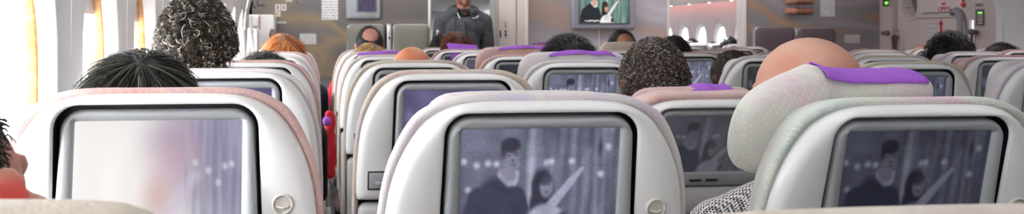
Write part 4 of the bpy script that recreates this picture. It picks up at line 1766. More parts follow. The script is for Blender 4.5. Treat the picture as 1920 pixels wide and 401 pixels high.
# ceiling with bins: one profile drawn across the cabin, run fore and aft
def extrude_profile(name, prof, y0, y1, mat, ny=1, angle=35):
    vs, fs = [], []
    n = len(prof)
    for i in range(ny + 1):
        y = y0 + (y1 - y0) * i / ny
        vs += [(x, y, z) for x, z in prof]
    for i in range(ny):
        for k in range(n - 1):
            fs.append((i * n + k, i * n + k + 1, (i + 1) * n + k + 1, (i + 1) * n + k))
    o = mesh_obj(name, vs, fs, mat, None, True, angle=angle)
    md = o.modifiers.new('thick', 'SOLIDIFY')
    md.thickness = .02
    return o


bin_l = [(-.46, 1.78), (-.40, 1.74), (-.05, 1.70), (.22, 1.72), (.36, 1.80), (.44, 1.95), (.46, 2.10), (.40, 2.18), (.30, 2.22)]
mirror = lambda pr: [(XL + XR - x, z) for x, z in pr]
ctr = (XL + XR) / 2
bin_c = [(ctr - .62, 2.22), (ctr - .80, 2.14), (ctr - .84, 2.0), (ctr - .78, 1.86), (ctr - .62, 1.78), (ctr - .2, 1.75), (ctr + .2, 1.75), (ctr + .62, 1.78), (ctr + .78, 1.86), (ctr + .84, 2.0), (ctr + .80, 2.14), (ctr + .62, 2.22)]
ceil = [(-.8, 2.16), (.30, 2.24), (.9, 2.34), (1.6, 2.36), (ctr, 2.30), (XL + XR - 1.6, 2.36), (XL + XR - .9, 2.34), (XL + XR - .3, 2.24), (XL + XR + .8, 2.16)]
struct(extrude_profile('ceiling', ceil, -2.7, 16.5, M_CEIL))
for i, (pr, a, b) in enumerate(((bin_l, -2.6, 6.8), (mirror(bin_l), -2.6, 6.5), (bin_c, -2.6, 6.9), (bin_l, YB + .7, 16.4), (mirror(bin_l), YB + .6, 16.4), (bin_c, YB + .7, 16.4))):
    struct(extrude_profile('trim_%d' % (i + 1), pr, a, b, M_CEIL), 'overhead bin run')

# bin seams and reading lights on the forward bins, seen through the aisle openings
mb = MB()
for k in range(9):
    y = YB + 1.0 + .8 * k
    mb.box((XL + XR - .33, y, 1.80), (.16, .012, .10), 0)
    mb.box((.33, y, 1.80), (.16, .012, .10), 0)
struct(mb.build('trim_7', plain('seam_grey', rgb(120, 118, 118), .6), smooth=False), 'dark seams between overhead bins')
for k in range(8):
    y = 10.2 + .62 * k
    rl = MB().box((XL + XR - .02, y, 1.708), (.10, .16, .014), .006, 2).build('reading_light', plain('lamp_housing', rgb(150, 150, 156), .4))
    struct(rl)
    struct(MB().ball((XL + XR - .02, y, 1.700), (.022, .022, .006), 12, 6).build('lamp_lens', emit('lamp_glow', (1, .96, .92, 1), 4), rl))

# ------------------------------------------------------------------ bulkheads and what hangs on them
M_MUR_L = mural_mat('dune_print_warm', [rgb(98, 92, 92), rgb(116, 106, 100), rgb(106, 102, 104), rgb(148, 128, 100), rgb(108, 104, 108), rgb(132, 128, 132)])
M_MUR_C = mural_mat('dune_print_violet', [rgb(162, 158, 164), rgb(196, 192, 196), rgb(176, 172, 176), rgb(190, 168, 154), rgb(172, 168, 174)])
M_MUR_R = mural_mat('dune_print_dusk', [rgb(128, 114, 120), rgb(156, 146, 150), rgb(132, 130, 130), rgb(166, 132, 104), rgb(122, 128, 130)])
xa, xb_, xc, xd, xe, xf = WX(805, YB), WX(937, YB), WX(990, YB), WX(1252, YB), WX(1395, YB), WX(1655, YB)
slab('wall_bulkhead_left', -.72, xa, YB, YB + .10, 0, 2.36, M_MUR_L)
slab('wall_bulkhead_centre', xb_ + .02, xd, YB, YB + .12, 0, 2.36, M_MUR_C)
slab('wall_bulkhead_right', xe, 5.92, YB, YB + .10, 0, 2.36, M_MUR_R)
slab('trim_8', xa - .012, xa + .012, YB - .012, YB + .112, 0, 2.36, M_WHITE, .004)
slab('trim_9', xd - .012, xd + .014, YB - .012, YB + .132, 0, 2.36, M_WHITE, .004)
slab('trim_10', xe - .016, xe + .02, YB - .014, YB + .114, 0, 2.36, M_WHITE, .004)
# far partitions behind, ends of the galley units seen past the openings
slab('wall_galley_centre', xb_ + .05, xd - .08, YB + .12, YB + .75, 0, 2.36, M_WALL)
slab('wall_galley_right', xe + .3, 5.90, YB + .10, YB + .16, 0, 2.36, M_WALL)


def panel_with(name, label, cat, loc):
    r = empty(name, loc)
    tag(r, label, cat)
    return r


def bd(mb, px0, px1, py0, py1, Y, depth, bevel, mat, name, parent, origin, seg=2):
    """a raised rectangle between two sight lines, standing proud of the wall by depth"""
    x0, x1 = WX(px0, Y), WX(px1, Y)
    xm = (x0 + x1) / 2
    z1, z0 = WZ(py0, xm, Y), WZ(py1, xm, Y)
    c = Vector((xm, Y - depth / 2, (z0 + z1) / 2)) - Vector(origin)
    o = MB().box(c, (x1 - x0, depth, z1 - z0), bevel, seg).build(name, mat, parent)
    return o


M_MON = plain('monitor_grey', rgb(156, 158, 166), .4, bump=.03, bscale=600)
M_JUMP = plain('jump_seat_leather', rgb(124, 122, 112), .55, bump=.2, bscale=120)
M_JUMP_D = plain('jump_seat_dark', rgb(96, 84, 88), .6, bump=.2, bscale=120)
M_ALU = plain('brushed_metal', rgb(176, 176, 174), .3, metal=.6)
M_PAPER = print_mat('notice_print', rgb(222, 220, 220), rgb(140, 140, 148), 13, 1)
M_PAPER2 = print_mat('placard_print', rgb(206, 204, 200), rgb(130, 128, 128), 6, 1)


def monitor(px0, px1, py0, py1, sx0, sx1, sy0, sy1, label, screen_fn, gain, depth, Y=YB):
    x0, x1 = WX(px0, Y), WX(px1, Y)
    xm = (x0 + x1) / 2
    o = (xm, Y, WZ(py1, xm, Y))
    r = panel_with('monitor', label, 'monitor', o)
    body = bd(None, px0, px1, py0, py1, Y, depth, .028, M_MON, 'casing', r, o, 4)
    # inner frame and picture
    a, b = WX(sx0, Y), WX(sx1, Y)
    z1, z0 = WZ(sy0, (a + b) / 2, Y), WZ(sy1, (a + b) / 2, Y)
    MB().box(Vector(((a + b) / 2, Y - depth - .001, (z0 + z1) / 2)) - Vector(o), (b - a + .03, .008, z1 - z0 + .03), .003, 2).build('bezel', plain('monitor_edge', rgb(110, 112, 120), .4), r)
    me = screen_mesh('picture', b - a, z1 - z0, screen_fn, gain, 150, 96)
    s = bpy.data.objects.new('screen', me)
    COL.objects.link(s)
    s.parent = r
    s.location = Vector(((a + b) / 2, Y - depth - .007, (z0 + z1) / 2)) - Vector(o)
    return r, s, (a, b, z0, z1, o, depth)


def colour_film(u, v):
    return film(.02 + u * .96, .06 + v * .94, True)


mr, ms_, (a_, b_, z0_, z1_, o_, dp_) = monitor(1068, 1188, -48, 56, 1083, 1173, -22, 43, 'grey bulkhead monitor playing a film of a man and a pointing woman', colour_film, 1.0, .07)
# caption line at the foot of the picture: tiny white strokes
mb = MB()
rnd = random.Random(3)
x = a_ + .10 * (b_ - a_)
zt = z0_ + .055 * (z1_ - z0_)
while x < a_ + .50 * (b_ - a_):
    w = rnd.uniform(.006, .018)
    mb.box(Vector((x + w / 2, YB - dp_ - .0085, zt + rnd.uniform(-.002, .003))) - Vector(o_), (w, .002, rnd.uniform(.006, .014)), 0)
    x += w + rnd.uniform(.001, .006)
mb.build('caption', emit('caption_white', (1, 1, 1, 1), .9), mr, smooth=False)
bd(None, 1122, 1124.2, 56, 101, YB, .012, .002, M_WHITE, 'cable_cover', mr, o_)

ml, _, (a2_, b2_, z02, z12, o2, dp2) = monitor(648, 713, -60, 36, 671, 703, -40, 21, 'small switched-off monitor panel above the first jump seat', lambda u, v: blank(u, v, (70, 60, 84)), .8, .05)
bd(None, 671, 703, 23.5, 33, YB - .05, .006, .002, plain('key_strip', rgb(140, 140, 140), .5), 'key_strip', ml, o2)


def jump_seat(px0, px1, py0, py1, label, mat, Y=YB):
    x0, x1 = WX(px0, Y), WX(px1, Y)
    xm = (x0 + x1) / 2
    zt = WZ(py0, xm, Y)
    r = panel_with('jump_seat', label, 'seat', (xm, Y - .08, 0))
    g = 'folding crew seats on the bulkheads'
    r['group'] = g
    w = x1 - x0
    ol = rrect(-w / 2, w / 2, .62, zt, .045, 6)
    c = (0, (zt + .62) / 2)
    an = union_angles([ol], c, 24)
    mb = MB()
    mb.rings([ring_at(ol, an, c, k, y) for k, y in ((0, .078), (0, -.002), (.004, -.010), (.012, -.012))], cap1=True)
    mb.build('frame', M_ALU, r, angle=50)
    mb = MB()
    mb.rings([ring_at(ol, an, c, k, y) for k, y in ((.012, -.010), (.010, -.022), (.018, -.034), (.05, -.042), (.10, -.044))], cap1=True)
    mb.build('backrest', mat, r, angle=60)
    MB().box((0, -.06, .50), (w * .94, .10, .30), .03, 3).build('folded_seat', mat, r)
    MB().box((0, .035, .18), (w * .5, .08, .36), .01, 2).build('base', M_ALU, r)
    return r


jump_seat(650, 720, 45, 140, 'olive-grey jump seat right behind the balding man in red', M_JUMP)
jump_seat(735, 803, 45, 140, 'olive-grey jump seat between the metal post and the standing man', M_JUMP)
jump_seat(1406, 1480, 50, 140, 'dark plum jump seat beside the far aisle opening', M_JUMP_D)
jump_seat(1486, 1556, 52, 140, 'dark plum jump seat behind the pink bald head', M_JUMP_D)


def belt_post(px0, px1, py0, label):
    xm = WX((px0 + px1) / 2, YB)
    z = WZ(py0, xm, YB)
    r = panel_with('belt_post', label, 'post', (xm, YB - .05, 0))
    w = WX(px1, YB) - WX(px0, YB)
    MB().box((0, .005, z / 2), (w, .09, z), .008, 2).build('post', M_ALU, r)
    MB().box((0, -.045, z - .05), (w * .6, .02, .06), .006, 2).build('buckle', M_WHITE, r)
    MB().ball((0, -.046, z - .13), (.010, .008, .010), 12, 8).build('latch_button', M_BLACK, r)


belt_post(724, 733, 45, 'slim metal belt post between the two olive-grey jump seats')
belt_post(1481, 1485, 52, 'slim metal belt post between the two dark plum jump seats')


def notice(px0, px1, py0, py1, label, mat=None, name='notice_sign', cat='notice', Y=YB):
    x0, x1 = WX(px0, Y), WX(px1, Y)
    xm = (x0 + x1) / 2
    z1, z0 = WZ(py0, xm, Y), WZ(py1, xm, Y)
    o = MB().box((0, 0, 0), (x1 - x0, .004, z1 - z0), 0).build(name, mat or M_PAPER, smooth=False)
    o.location = (xm, Y - .003, (z0 + z1) / 2)
    tag(o, label, cat)
    return o


notice(603, 634, -30, 37, 'tall white printed notice beside the switched-off monitor')
notice(562, 593, 63, 83, 'small pale placard above the orange hair by the dune mural', M_PAPER2)
notice(535, 548, -20, 3, 'pale printed sheet at the top of the warm bulkhead, over the pictogram signs', M_PAPER2)
notice(519, 537, 40, 44, 'narrow pale label strip under the pictogram signs', M_PAPER2)
notice(1538, 1565, -14, 31, 'tall white printed notice over the second dark plum jump seat')
notice(1583, 1612, 65, 81, 'small pale placard above the low dark head near the exit door', M_PAPER2)


def pictogram(px0, px1, py0, py1, label, kind):
    o = notice(px0, px1, py0, py1, label, plain('sign_white', rgb(222, 220, 220), .5), 'safety_sign', 'sign')
    x0, x1 = WX(px0, YB), WX(px1, YB)
    w = x1 - x0
    y = -.0045
    mb = MB()
    if kind == 'moon':
        n = 20
        outp = [(.32 * w * cos(a), .32 * w * sin(a)) for a in [radians(40 + 280 * i / n) for i in range(n + 1)]]
        inn = [(.10 * w + .25 * w * cos(a), .25 * w * sin(a)) for a in [radians(320 - 280 * i / n) for i in range(n + 1)]]
        f, b = [(x, y, z) for x, z in outp], [(x, y, z) for x, z in reversed(inn)]
        vs = f + b
        mb.add(vs, [(i, i + 1, n + 1 + i + 1, n + 1 + i) for i in range(n)])
        mb.build('crescent', M_RED, o, smooth=False)
    elif kind == 'bottle':
        mb.box((0, y, -.05 * w), (.26 * w, .004, .6 * w), 0)
        mb.box((0, y, .36 * w), (.12 * w, .004, .2 * w), 0)
        mb.build('cylinder_mark', plain('mark_teal', rgb(70, 96, 110), .6), o, smooth=False)
    else:
        mb.box((-.05 * w, y, -.02 * w), (.22 * w, .004, .75 * w), 0)
        mb.box((.14 * w, y, .28 * w), (.24 * w, .004, .12 * w), 0)
        mb.build('extinguisher_mark', M_RED, o, smooth=False)


pictogram(516, 526, 8, 20, 'square sign with a dark oxygen bottle mark on the warm bulkhead', 'bottle')
pictogram(527.5, 537, 8, 20, 'square sign with a red extinguisher mark on the warm bulkhead', 'ext')
pictogram(516, 526, 21, 31, 'square sign with a red crescent on the warm bulkhead', 'moon')
bd(None, 556.5, 558.5, 1.5, 8, YB, .01, .002, M_DARK, 'wall_catch', None, (0, 0, 0))
tag(bpy.data.objects['wall_catch'], 'tiny dark catch high on the warm bulkhead', 'catch')

# corner panel beside the aisle opening
cp = MB()
xq0, xq1 = WX(935, 7.9), WX(991, 7.9)
corner = slab('wall_corner', xq0, xq1, 7.90, YB + .02, 0, 2.36, plain('corner_cream', rgb(222, 210, 204), .45), .012)
slab('trim_11', WX(967, 7.9), WX(968.6, 7.9), 7.893, 7.905, 0, 2.36, plain('seam_rose', rgb(170, 140, 134), .5))
slab('trim_12', WX(985, 7.9), WX(990, 7.9), 7.885, 7.905, 0, 2.36, M_WHITE, .004)


def panel_marks():
    o = (WX(947, 7.9), 7.9, WZ(63, WX(947, 7.9), 7.9))
    r = panel_with('latch_mount', 'dark latch slots with faint red print on the white corner panel', 'latch', o)
    for n, (a, b, c, d, mt) in enumerate(((937, 939.5, 57, 70, M_BLACK), (946.5, 949.5, 57, 61, M_BLACK), (946.5, 949.5, 63, 68, M_BLACK))):
        bd(None, a, b, c, d, 7.9, .006, .001, mt, 'slot', r, o)
    for k in range(4):
        bd(None, 945.5, 951, 40 + k * 3.4, 41.3 + k * 3.4, 7.9, .003, 0, plain('faint_red', rgb(214, 150, 150), .6), 'red_print', r, o)


panel_marks()
# ledge along the centre bulkhead
slab('trim_13', xc, xd - .02, YB - .04, YB + .02, WZ(102, 2.6, YB), WZ(98, 2.6, YB), M_ALU, .004)


# rolled life vests in holders on the dusk bulkhead
def roll(px0, px1, py0, py1, label):
    x0, x1 = WX(px0, YB), WX(px1, YB)
    xm = (x0 + x1) / 2
    z1, z0 = WZ(py0, xm, YB), WZ(py1, xm, YB)
    zc, r_ = (z0 + z1) / 2, (z1 - z0) / 2
    o = (xm, YB - r_, zc)
    r = panel_with('wall_mounted_flashlight', label, 'flashlight', o)
    w = x1 - x0
    brown = plain('copper_brown', rgb(150, 98, 80), .5, bump=.3, bscale=60)
    MB().tube([(-w * .12, 0, 0), (w * .30, 0, 0)], r_ * .86, 16).build('barrel', brown, r, angle=50)
    MB().tube([(-w * .5, 0, 0), (-w * .47, 0, 0), (-w * .2, 0, 0), (-w * .12, 0, 0)], [r_ * .9, r_, r_, r_ * .84], 16).build('head', plain('copper_pale', rgb(190, 138, 116), .5), r, angle=50)
    MB().tube([(w * .30, 0, 0), (w * .36, 0, 0), (w * .48, 0, 0), (w * .5, 0, 0)], [r_ * .84, r_, r_ * .96, r_ * .7], 16).build('tail_cap', brown, r, angle=50)
    mb = MB()
    for s in (-.02, .22):
        mb.box((w * s, r_ * .45, 0), (w * .05, r_ * 1.1, r_ * 2.15), .004, 1)
    mb.build('bracket', M_DARK, r)


roll(1471, 1520, -4, 8, 'copper-brown flashlight in the upper wall bracket above the plum jump seats')
roll(1471, 1520, 15, 27, 'copper-brown flashlight in the lower wall bracket above the plum jump seats')

# ------------------------------------------------------------------ doors
M_DOOR = plain('door_liner', rgb(206, 194, 190), .5, bump=.05, bscale=200)
M_POST = plain('door_post', rgb(196, 184, 178), .5)
M_TUBE = plain('assist_grey', rgb(140, 138, 144), .45)
M_HANDLE = plain('handle_brown', rgb(112, 90, 88), .5)
M_GREEN = emit('green_led', (.25, 1, .12, 1), 1.2)

XD = XR + .02


def dpos(px, py, X=None):
    return ATX(px, py, X or XD)


def dbox(px0, px1, py0, py1, X, depth, bevel, mat, name, parent):
    """raised rectangle on the side wall, between two sight lines (px0 is the forward edge)"""
    p0, p1 = ATX(px0, py0, X), ATX(px1, py1, X)
    ym, z0, z1 = (p0.y + p1.y) / 2, p1.z, p0.z
    pm0, pm1 = WZ(py0, X, ym), WZ(py1, X, ym)
    return MB().box((X - depth / 2, ym, (pm0 + pm1) / 2), (depth, abs(p0.y - p1.y), pm0 - pm1), bevel, 3).build(name, mat, parent)


def door_right():
    y0, y1 = 6.62, YB
    # door leaf with a round window
    wc = dpos(1707, 11)
    rect = [(6.98, 0.02), (7.93, 0.02), (7.93, .6), (7.93, 1.3), (7.93, 1.9), (7.93, 2.05), (6.98, 2.05), (6.98, 1.9), (6.98, 1.3), (6.98, .6)]
    c = (wc.y, wc.z)
    si = superellipse(c[0], c[1], .105, .105 * 1.15, 2.2, 40)
    ang = union_angles([rect, si], c, 24)

    def R(poly, k, X):
        out = []
        for a in ang:
            p = ray_poly(poly, c, a)
            p = inset(p, c, k) if k else p
            out.append(Vector((X, p[0], p[1])))
        return out
    leaf = MB().rings([R(rect, 0, XD + .06), R(rect, 0, XD + .01), R(rect, .012, XD), R(si, -.03, XD), R(si, -.024, XD - .012), R(si, -.006, XD - .012), R(si, 0, XD + .004), R(si, .012, XD + .05)]).build('door_1', M_DOOR, angle=45)
    struct(leaf, 'cabin exit door with a small round window')
    struct(MB().rings([R(si, .008, XD + .045), R(si, .05, XD + .045)], cap1=True).build('window_cover', plain('cover_grey', rgb(168, 160, 164), .5), leaf))
    # half drawn blind
    p0 = wc
    vs = [(XD + .03, c[0] + .055, c[1] + .11), (XD + .03, c[0] - .02, c[1] + .12), (XD + .03, c[0] - .085, c[1] - .06), (XD + .03, c[0] - .05, c[1] - .11)]
    struct(mesh_obj('window_blind', vs + [(x + .006, y, z) for x, y, z in vs], [(0, 1, 2, 3), (7, 6, 5, 4), (0, 4, 5, 1), (1, 5, 6, 2), (2, 6, 7, 3), (3, 7, 4, 0)], plain('blind_grey', rgb(104, 98, 104), .6), leaf, False))
    P = lambda *a, **k: struct(dbox(*a, **k))
    P(1731, 1784, 23.5, 25.0, XD, .006, .001, M_BLACK, 'handle_slot', leaf)
    P(1722, 1796, 28, 34, XD, .018, .008, M_POST, 'handle_cover', leaf)
    P(1700, 1707, 14, 15.5, XD, .008, .001, M_BLACK, 'gap_mark', leaf)
    P(1741, 1757, 42, 68, XD, .003, 0, M_PAPER2, 'placard', leaf)
    # OPEN, the arrow up and the mark above
    cu = bpy.data.curves.new('open_word', 'FONT')
    cu.body = 'OPEN'
    cu.size = .062
    cu.extrude = .001
    cu.align_x = 'CENTER'
    t = bpy.data.objects.new('open_word', cu)
    COL.objects.link(t)
    dg = bpy.context.evaluated_depsgraph_get()
    me = bpy.data.meshes.new_from_object(t.evaluated_get(dg))
    bpy.data.objects.remove(t)
    me.materials.clear()
    me.materials.append(M_RED)
    w = bpy.data.objects.new('open_word', me)
    COL.objects.link(w)
    q = dpos(1771, 21)
    w.parent = leaf
    w.location = (XD - .004, q.y, q.z)
    w.rotation_euler = (PI / 2, 0, -PI / 2)
    struct(w)
    lbl = dbox(1760, 1781, 4, 22, XD, .002, 0, plain('label_pale', rgb(222, 206, 204), .5), 'label_plate', leaf)
    struct(lbl)
    a = dpos(1765, 50)
    az0, az1 = dpos(1765, 66).z, dpos(1765, 37).z
    mb = MB()
    mb.box((XD - .003, a.y, (az0 + az1 - .04) / 2), (.004, .022, az1 - .04 - az0), 0)
    mb.add([(XD - .005, a.y - .032, az1 - .045), (XD - .005, a.y + .032, az1 - .045), (XD - .005, a.y, az1)], [(0, 1, 2)])
    struct(mb.build('arrow_mark', M_RED, leaf, smooth=False))
    b = dpos(1770, 7)
    struct(MB().box((XD - .004, b.y, b.z), (.003, .05, .018), 0).build('arrow_small', M_RED, leaf, smooth=False))
    # assist tube arching over the lower window gap
    mb = MB()
    pts = [dpos(1792, 22), dpos(1799, 20), dpos(1804, 24), dpos(1808, 34), dpos(1809, 50), dpos(1810, 90), dpos(1811, 150)]
    mb.tube([(XD - .035, p.y, p.z) for p in pts], [.025, .03, .033, .033, .033, .033, .033], 10)
    struct(mb.build('assist_rail', M_TUBE, leaf))
    P(1786.5, 1789.5, 17, 29, XD - .03, .03, .004, plain('teal_band', rgb(88, 104, 104), .4), 'rail_clip', leaf)
    # forward pillar with indicator and handles
    fp = slab('trim_14', XD - .05, XD + .08, 7.94, YB + .02, 0, 2.3, M_POST, .012)
    iy = ATX(1660, 5, XD - .05)
    def on_bulk(px0, px1, py0, py1, dep, mat, name, par):
        return struct(bd(None, px0, px1, py0, py1, 7.94, dep, .003, mat, name, par, (0, 0, 0)))
    on_bulk(1655, 1665, -4, 12, .015, M_DARK, 'indicator_box', fp)
    on_bulk(1657, 1663.5, 3, 6.5, .018, M_GREEN, 'indicator_lamp', fp)
    on_bulk(1657, 1662.5, 6.8, 8.5, .018, M_GREEN, 'indicator_lamp', fp)
    k = AT(1658, 62, 7.93)
    struct(MB().tube([(k.x, 7.95, k.z), (k.x, 7.90, k.z)], .02, 12).ball((k.x, 7.89, k.z), (.032, .025, .028), 14, 10).build('coat_knob', M_HANDLE, fp))
    # crank handle in its bowl
    h = dpos(1686, 72)
    bo = superellipse(h.y, h.z - .05, .075, .15, 2.6, 36)
    mb = MB()
    mb.rings([[Vector((XD - .004 - .02 * (1 if k else 0), p[0], p[1])) for p in [inset(q, (h.y, h.z - .05), kk) for q in bo]] for k, kk in ((0, 0), (1, .012))] + [[Vector((XD - .002, *inset(q, (h.y, h.z - .05), .03))) for q in bo]], cap1=True)
    struct(mb.build('handle_bowl', M_POST, leaf))
    mb = MB()
    g = dpos(1692, 71)
    mb.tube([(XD - .03, h.y + .03, h.z - .24), (XD - .04, h.y + .03, h.z - .02), (XD - .05, h.y + .015, h.z + .01), (XD - .05, h.y - .02, h.z + .012)], [.016, .018, .020, .026], 10)
    struct(mb.build('crank_handle', M_HANDLE, leaf))
    # aft pillar between door and lining: control panel, knob, lit gap
    pz = [(6.60, 0), (6.97, 0), (6.97, 2.3), (6.60, 2.3)]
    gp0, gp1 = dpos(1814.5, 38), dpos(1828, 81)
    ya, yb = min(gp0.y, gp1.y), max(gp0.y, gp1.y)
    za, zb = gp1.z, gp0.z
    mb = MB()
    for (u0, u1, v0, v1) in ((6.60, ya, 0, 2.3), (yb, 6.97, 0, 2.3), (ya, yb, 0, za), (ya, yb, zb, 2.3)):
        if u1 - u0 > .003:
            mb.box((XD + .02, (u0 + u1) / 2, (v0 + v1) / 2), (.06, u1 - u0, v1 - v0), 0)
    ap = struct(mb.build('trim_15', M_POST, smooth=False))
    struct(MB().box((XD + .04, (ya + yb) / 2, (za + zb) / 2), (.004, yb - ya, zb - za), 0).build('slot_pane', emit('lit_gap', (.93, .95, 1, 1), 1.1), ap, smooth=False))
    # attendant panel
    o = dpos(1838, 33)
    r = panel_with('attendant_panel', 'dark switch panel with a green lamp beside the lit door gap', 'panel', (XD - .012, o.y, o.z))
    O = Vector((XD - .012, o.y, o.z))
    X_ = XD - .010

    def rel(ob):
        ob.parent = r
        ob.location = -O
        return ob
    rel(dbox(1832, 1845.5, 17, 47.5, X_, .02, .005, plain('panel_grey', rgb(112, 112, 112), .5), 'casing', None))
    rel(dbox(1834, 1842, 22.5, 25.5, X_ - .02, .004, .001, M_GREEN, 'lamp', None))
    for i in range(4):
        rel(dbox(1834, 1843, 29 + 4.6 * i, 31 + 4.6 * i, X_ - .02, .004, .001, M_POST, 'switch', None))
    u = dpos(1837, 9)
    hn = dbox(1831, 1843, 6, 12, X_, .012, .002, M_TUBE, 'label_plate', None)
    hn.name = 'name_plate'
    tag(hn, 'small grey plate over the switch panel by the exit door', 'plate')
    k = dpos(1835, 61)
    mb = MB()
    mb.tube([(XD, k.y, k.z), (XD - .06, k.y, k.z + .006)], .018, 12).ball((XD - .07, k.y, k.z + .006), (.028, .034, .026), 14, 10)
    mb.tube([(XD - .02, k.y + .045, k.z - .30), (XD - .03, k.y + .045, k.z - .05), (XD - .045, k.y + .02, k.z)], .014, 8)
    kb = mb.build('grab_handle', M_HANDLE)
    tag(kb, 'brown grab handle below the switch panel by the exit door', 'handle')
    # red down mark
    d = dpos(1808, 9)
    mb = MB()
    mb.add([(XD - .014, d.y + .035, d.z + .012), (XD - .014, d.y - .035, d.z + .012), (XD - .014, d.y, d.z - .03), (XD - .010, d.y + .035, d.z + .012), (XD - .010, d.y - .035, d.z + .012), (XD - .010, d.y, d.z - .03)],
           [(0, 1, 2), (5, 4, 3), (0, 3, 4, 1), (1, 4, 5, 2), (2, 5, 3, 0)])
    mb.box((XD - .012, d.y, d.z + .03), (.004, .02, .03), 0)
    struct(mb.build('down_mark', M_RED, ap, smooth=False))
    # lintel over the door
    slab('trim_16', XD + .03, XD + .10, 6.55, YB + .1, 2.05, 2.36, M_WALL)
    slab('trim_17', XD + .09, XD + .15, 6.55, YB + .1, 0, .02, M_ALU)


door_right()
# edge of the lining beside the door, aft
slab('wall_right_edge', XR - .012, XR + .06, 6.55, 6.63, 0, Z_TOP + .1, M_WALL, .01)


def door_left():
    X = -.66
    leaf = slab('door_2', X - .06, X, 6.98, YB, 0, 2.1, M_DOOR, .01)
    xm = lambda px, Y: WX(px, Y)
    # slide housing at the forward side
    Y = 7.62
    hs = struct(MB().box(((X + WX(514, Y)) / 2, Y + .25, (WZ(27, -.4, Y) + .1) / 2), (WX(514, Y) - X, .48, WZ(27, -.4, Y) - .1), .02, 3).build('slide_housing', M_WHITE, leaf))
    struct(MB().box((WX(487, Y) , Y - .004, WZ(42, -.45, Y)), (.006, .01, .12), .001, 1).build('red_mark', M_RED, hs))
    Y = 7.45
    for (a, b, c, d, nm) in ((473, 485, 28, 52, 'upper_cover'), (473, 484, 60, 97, 'lower_cover')):
        z1, z0 = WZ(c, -.5, Y), WZ(d, -.5, Y)
        x0, x1 = WX(a, Y), WX(b, Y)
        if nm == 'lower_cover':
            struct(MB().box(((x0 + x1) / 2, Y, (z0 + z1) / 2), (x1 - x0 + .012, .05, z1 - z0 + .014), .02, 3).build('cover_rim', M_DARK, leaf))
        struct(MB().box(((x0 + x1) / 2, Y - .012, (z0 + z1) / 2), (x1 - x0, .05, z1 - z0), .02, 4).build(nm, M_WHITE, leaf))
    # dark bars over the door
    Y = 7.5
    mb = MB()
    p = [AT(474, 2, Y), AT(474, 12, Y), AT(480, 15, Y)]
    mb.tube([(q.x, q.y, q.z) for q in p], .008, 6)
    q = AT(490, 10, Y)
    mb.box((q.x, q.y, q.z), (.06, .02, .012), .003, 1)
    p = [AT(483, -8, Y), AT(483, 10, Y)]
    mb.tube([(q.x, q.y, q.z) for q in p], .005, 6)
    struct(mb.build('door_bars', M_DARK, leaf))
    # knob half hidden by the orange hair
    k = AT(511, 62, 7.55)
    mb = MB()
    mb.ball((k.x, k.y, k.z - .02), (.03, .03, .045), 14, 10).tube([(k.x - .01, k.y, k.z), (k.x + .006, k.y, k.z + .03)], .02, 10)
    mb.tube([(k.x, k.y + .08, k.z - .03), (k.x, k.y, k.z - .03)], .015, 8)
    tag(mb.build('door_knob', M_HANDLE), 'dark round knob standing over the orange hair', 'knob')
    # frame where the lining ends
    slab('trim_18', XL - .10, XL + .012, 6.93, 6.99, 0, Z_TOP + .1, M_WHITE, .015)


door_left()

# people and seats in the cabin beyond
for px, py, row, lab, sl in ((1297, 72, 10.9, 'dark head beyond the opening, before the second bright far window', 'third row of the cabin beyond'),
                             (1335, 78, 9.95, 'low dark head between two bright far windows', 'second row of the cabin beyond'),
                             (1367, 68, 9.05, 'dark round head against the last far window', 'nearest row of the cabin beyond')):
    X = WX(px, row + .37)
    seat(X, row, 'seat top under a small dark head, ' + sl, 'seats in the cabin beyond the opening', 'dark', recline=4, full=False, arms=(False, False))
    if X < 4.85:
        seat(X - .53, row, 'aisle seat top beside a small dark head, ' + sl, 'seats in the cabin beyond the opening', 'dark', recline=4, full=False, arms=(False, False))
    who(lab, px, py, row + .025, C_BLACK, SK['tan'], dict(col=[(18, 18, 20), (28, 26, 28)], n=500, L=.03, curl=.4, thick=.02, w=.002), 1.0, .02, seed=40 + int(px))

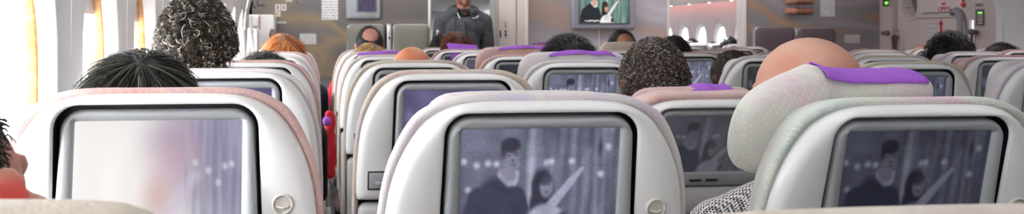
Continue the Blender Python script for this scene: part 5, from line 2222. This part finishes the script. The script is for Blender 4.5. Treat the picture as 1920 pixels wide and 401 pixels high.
# ------------------------------------------------------------------ light
w = bpy.data.worlds.new('sky')
sc.world = w
w.use_nodes = True
nt = w.node_tree
bg = nt.nodes['Background']
tc = nt.nodes.new('ShaderNodeTexCoord')
sp = nt.nodes.new('ShaderNodeSeparateXYZ')
mr_ = nt.nodes.new('ShaderNodeMapRange')
nt.links.new(tc.outputs['Generated'], sp.inputs[0])
nt.links.new(sp.outputs['X'], mr_.inputs['Value'])
mr_.inputs['From Min'].default_value = -.6
mr_.inputs['From Max'].default_value = .6
mr_.inputs['To Min'].default_value = 22.0
mr_.inputs['To Max'].default_value = 1.3
nt.links.new(mr_.outputs['Result'], bg.inputs['Strength'])
bg.inputs['Color'].default_value = (.93, .97, 1, 1)


def lamp(name, loc, size, power, col=(1, .97, .93), rot=(0, 0, 0)):
    ld = bpy.data.lights.new(name, 'AREA')
    ld.shape = 'RECTANGLE'
    ld.size, ld.size_y = size
    ld.energy = power
    ld.color = col
    o = bpy.data.objects.new(name, ld)
    COL.objects.link(o)
    o.location = loc
    o.rotation_euler = rot
    return o


lamp('ceiling_lamp_aisle', (.75, 2.2, 2.20), (1.0, 9.0), 44, (.97, .985, 1))
lamp('sidewall_fill', (-.36, 2.2, 1.66), (.08, 9.0), 9, (.97, .985, 1), (0, radians(-20), 0))  # unseen light added under the bins to brighten window seats and wall panels
lamp('ceiling_lamp_far_aisle', (XL + XR - 1.05, 2.2, 2.28), (.45, 9.0), 46, (1, .90, .95))
lamp('cross_aisle_lamp', (1.2, 7.5, 2.28), (2.4, .3), 13, (1, .97, .96))
lamp('cross_aisle_lamp_far', (4.2, 7.5, 2.28), (2.4, .3), 19, (1, .88, .94))
lamp('forward_lamp', (4.3, 12.5, 2.20), (.5, 6), 350, (.95, .95, 1))
lamp('forward_lamp_near', (1.3, 12.5, 2.26), (.4, 6), 40)
# rose cove light along the forward bins
lamp('cove_lamp', (XR - .20, 12.4, 1.695), (.05, 7.0), 4.0, (1, .26, .22), (0, radians(-62), 0))

sc.view_settings.view_transform = 'Standard'
sc.view_settings.look = 'None'
sc.view_settings.gamma = 1
sc.view_settings.use_curve_mapping = False
sc.view_settings.exposure = 0.06
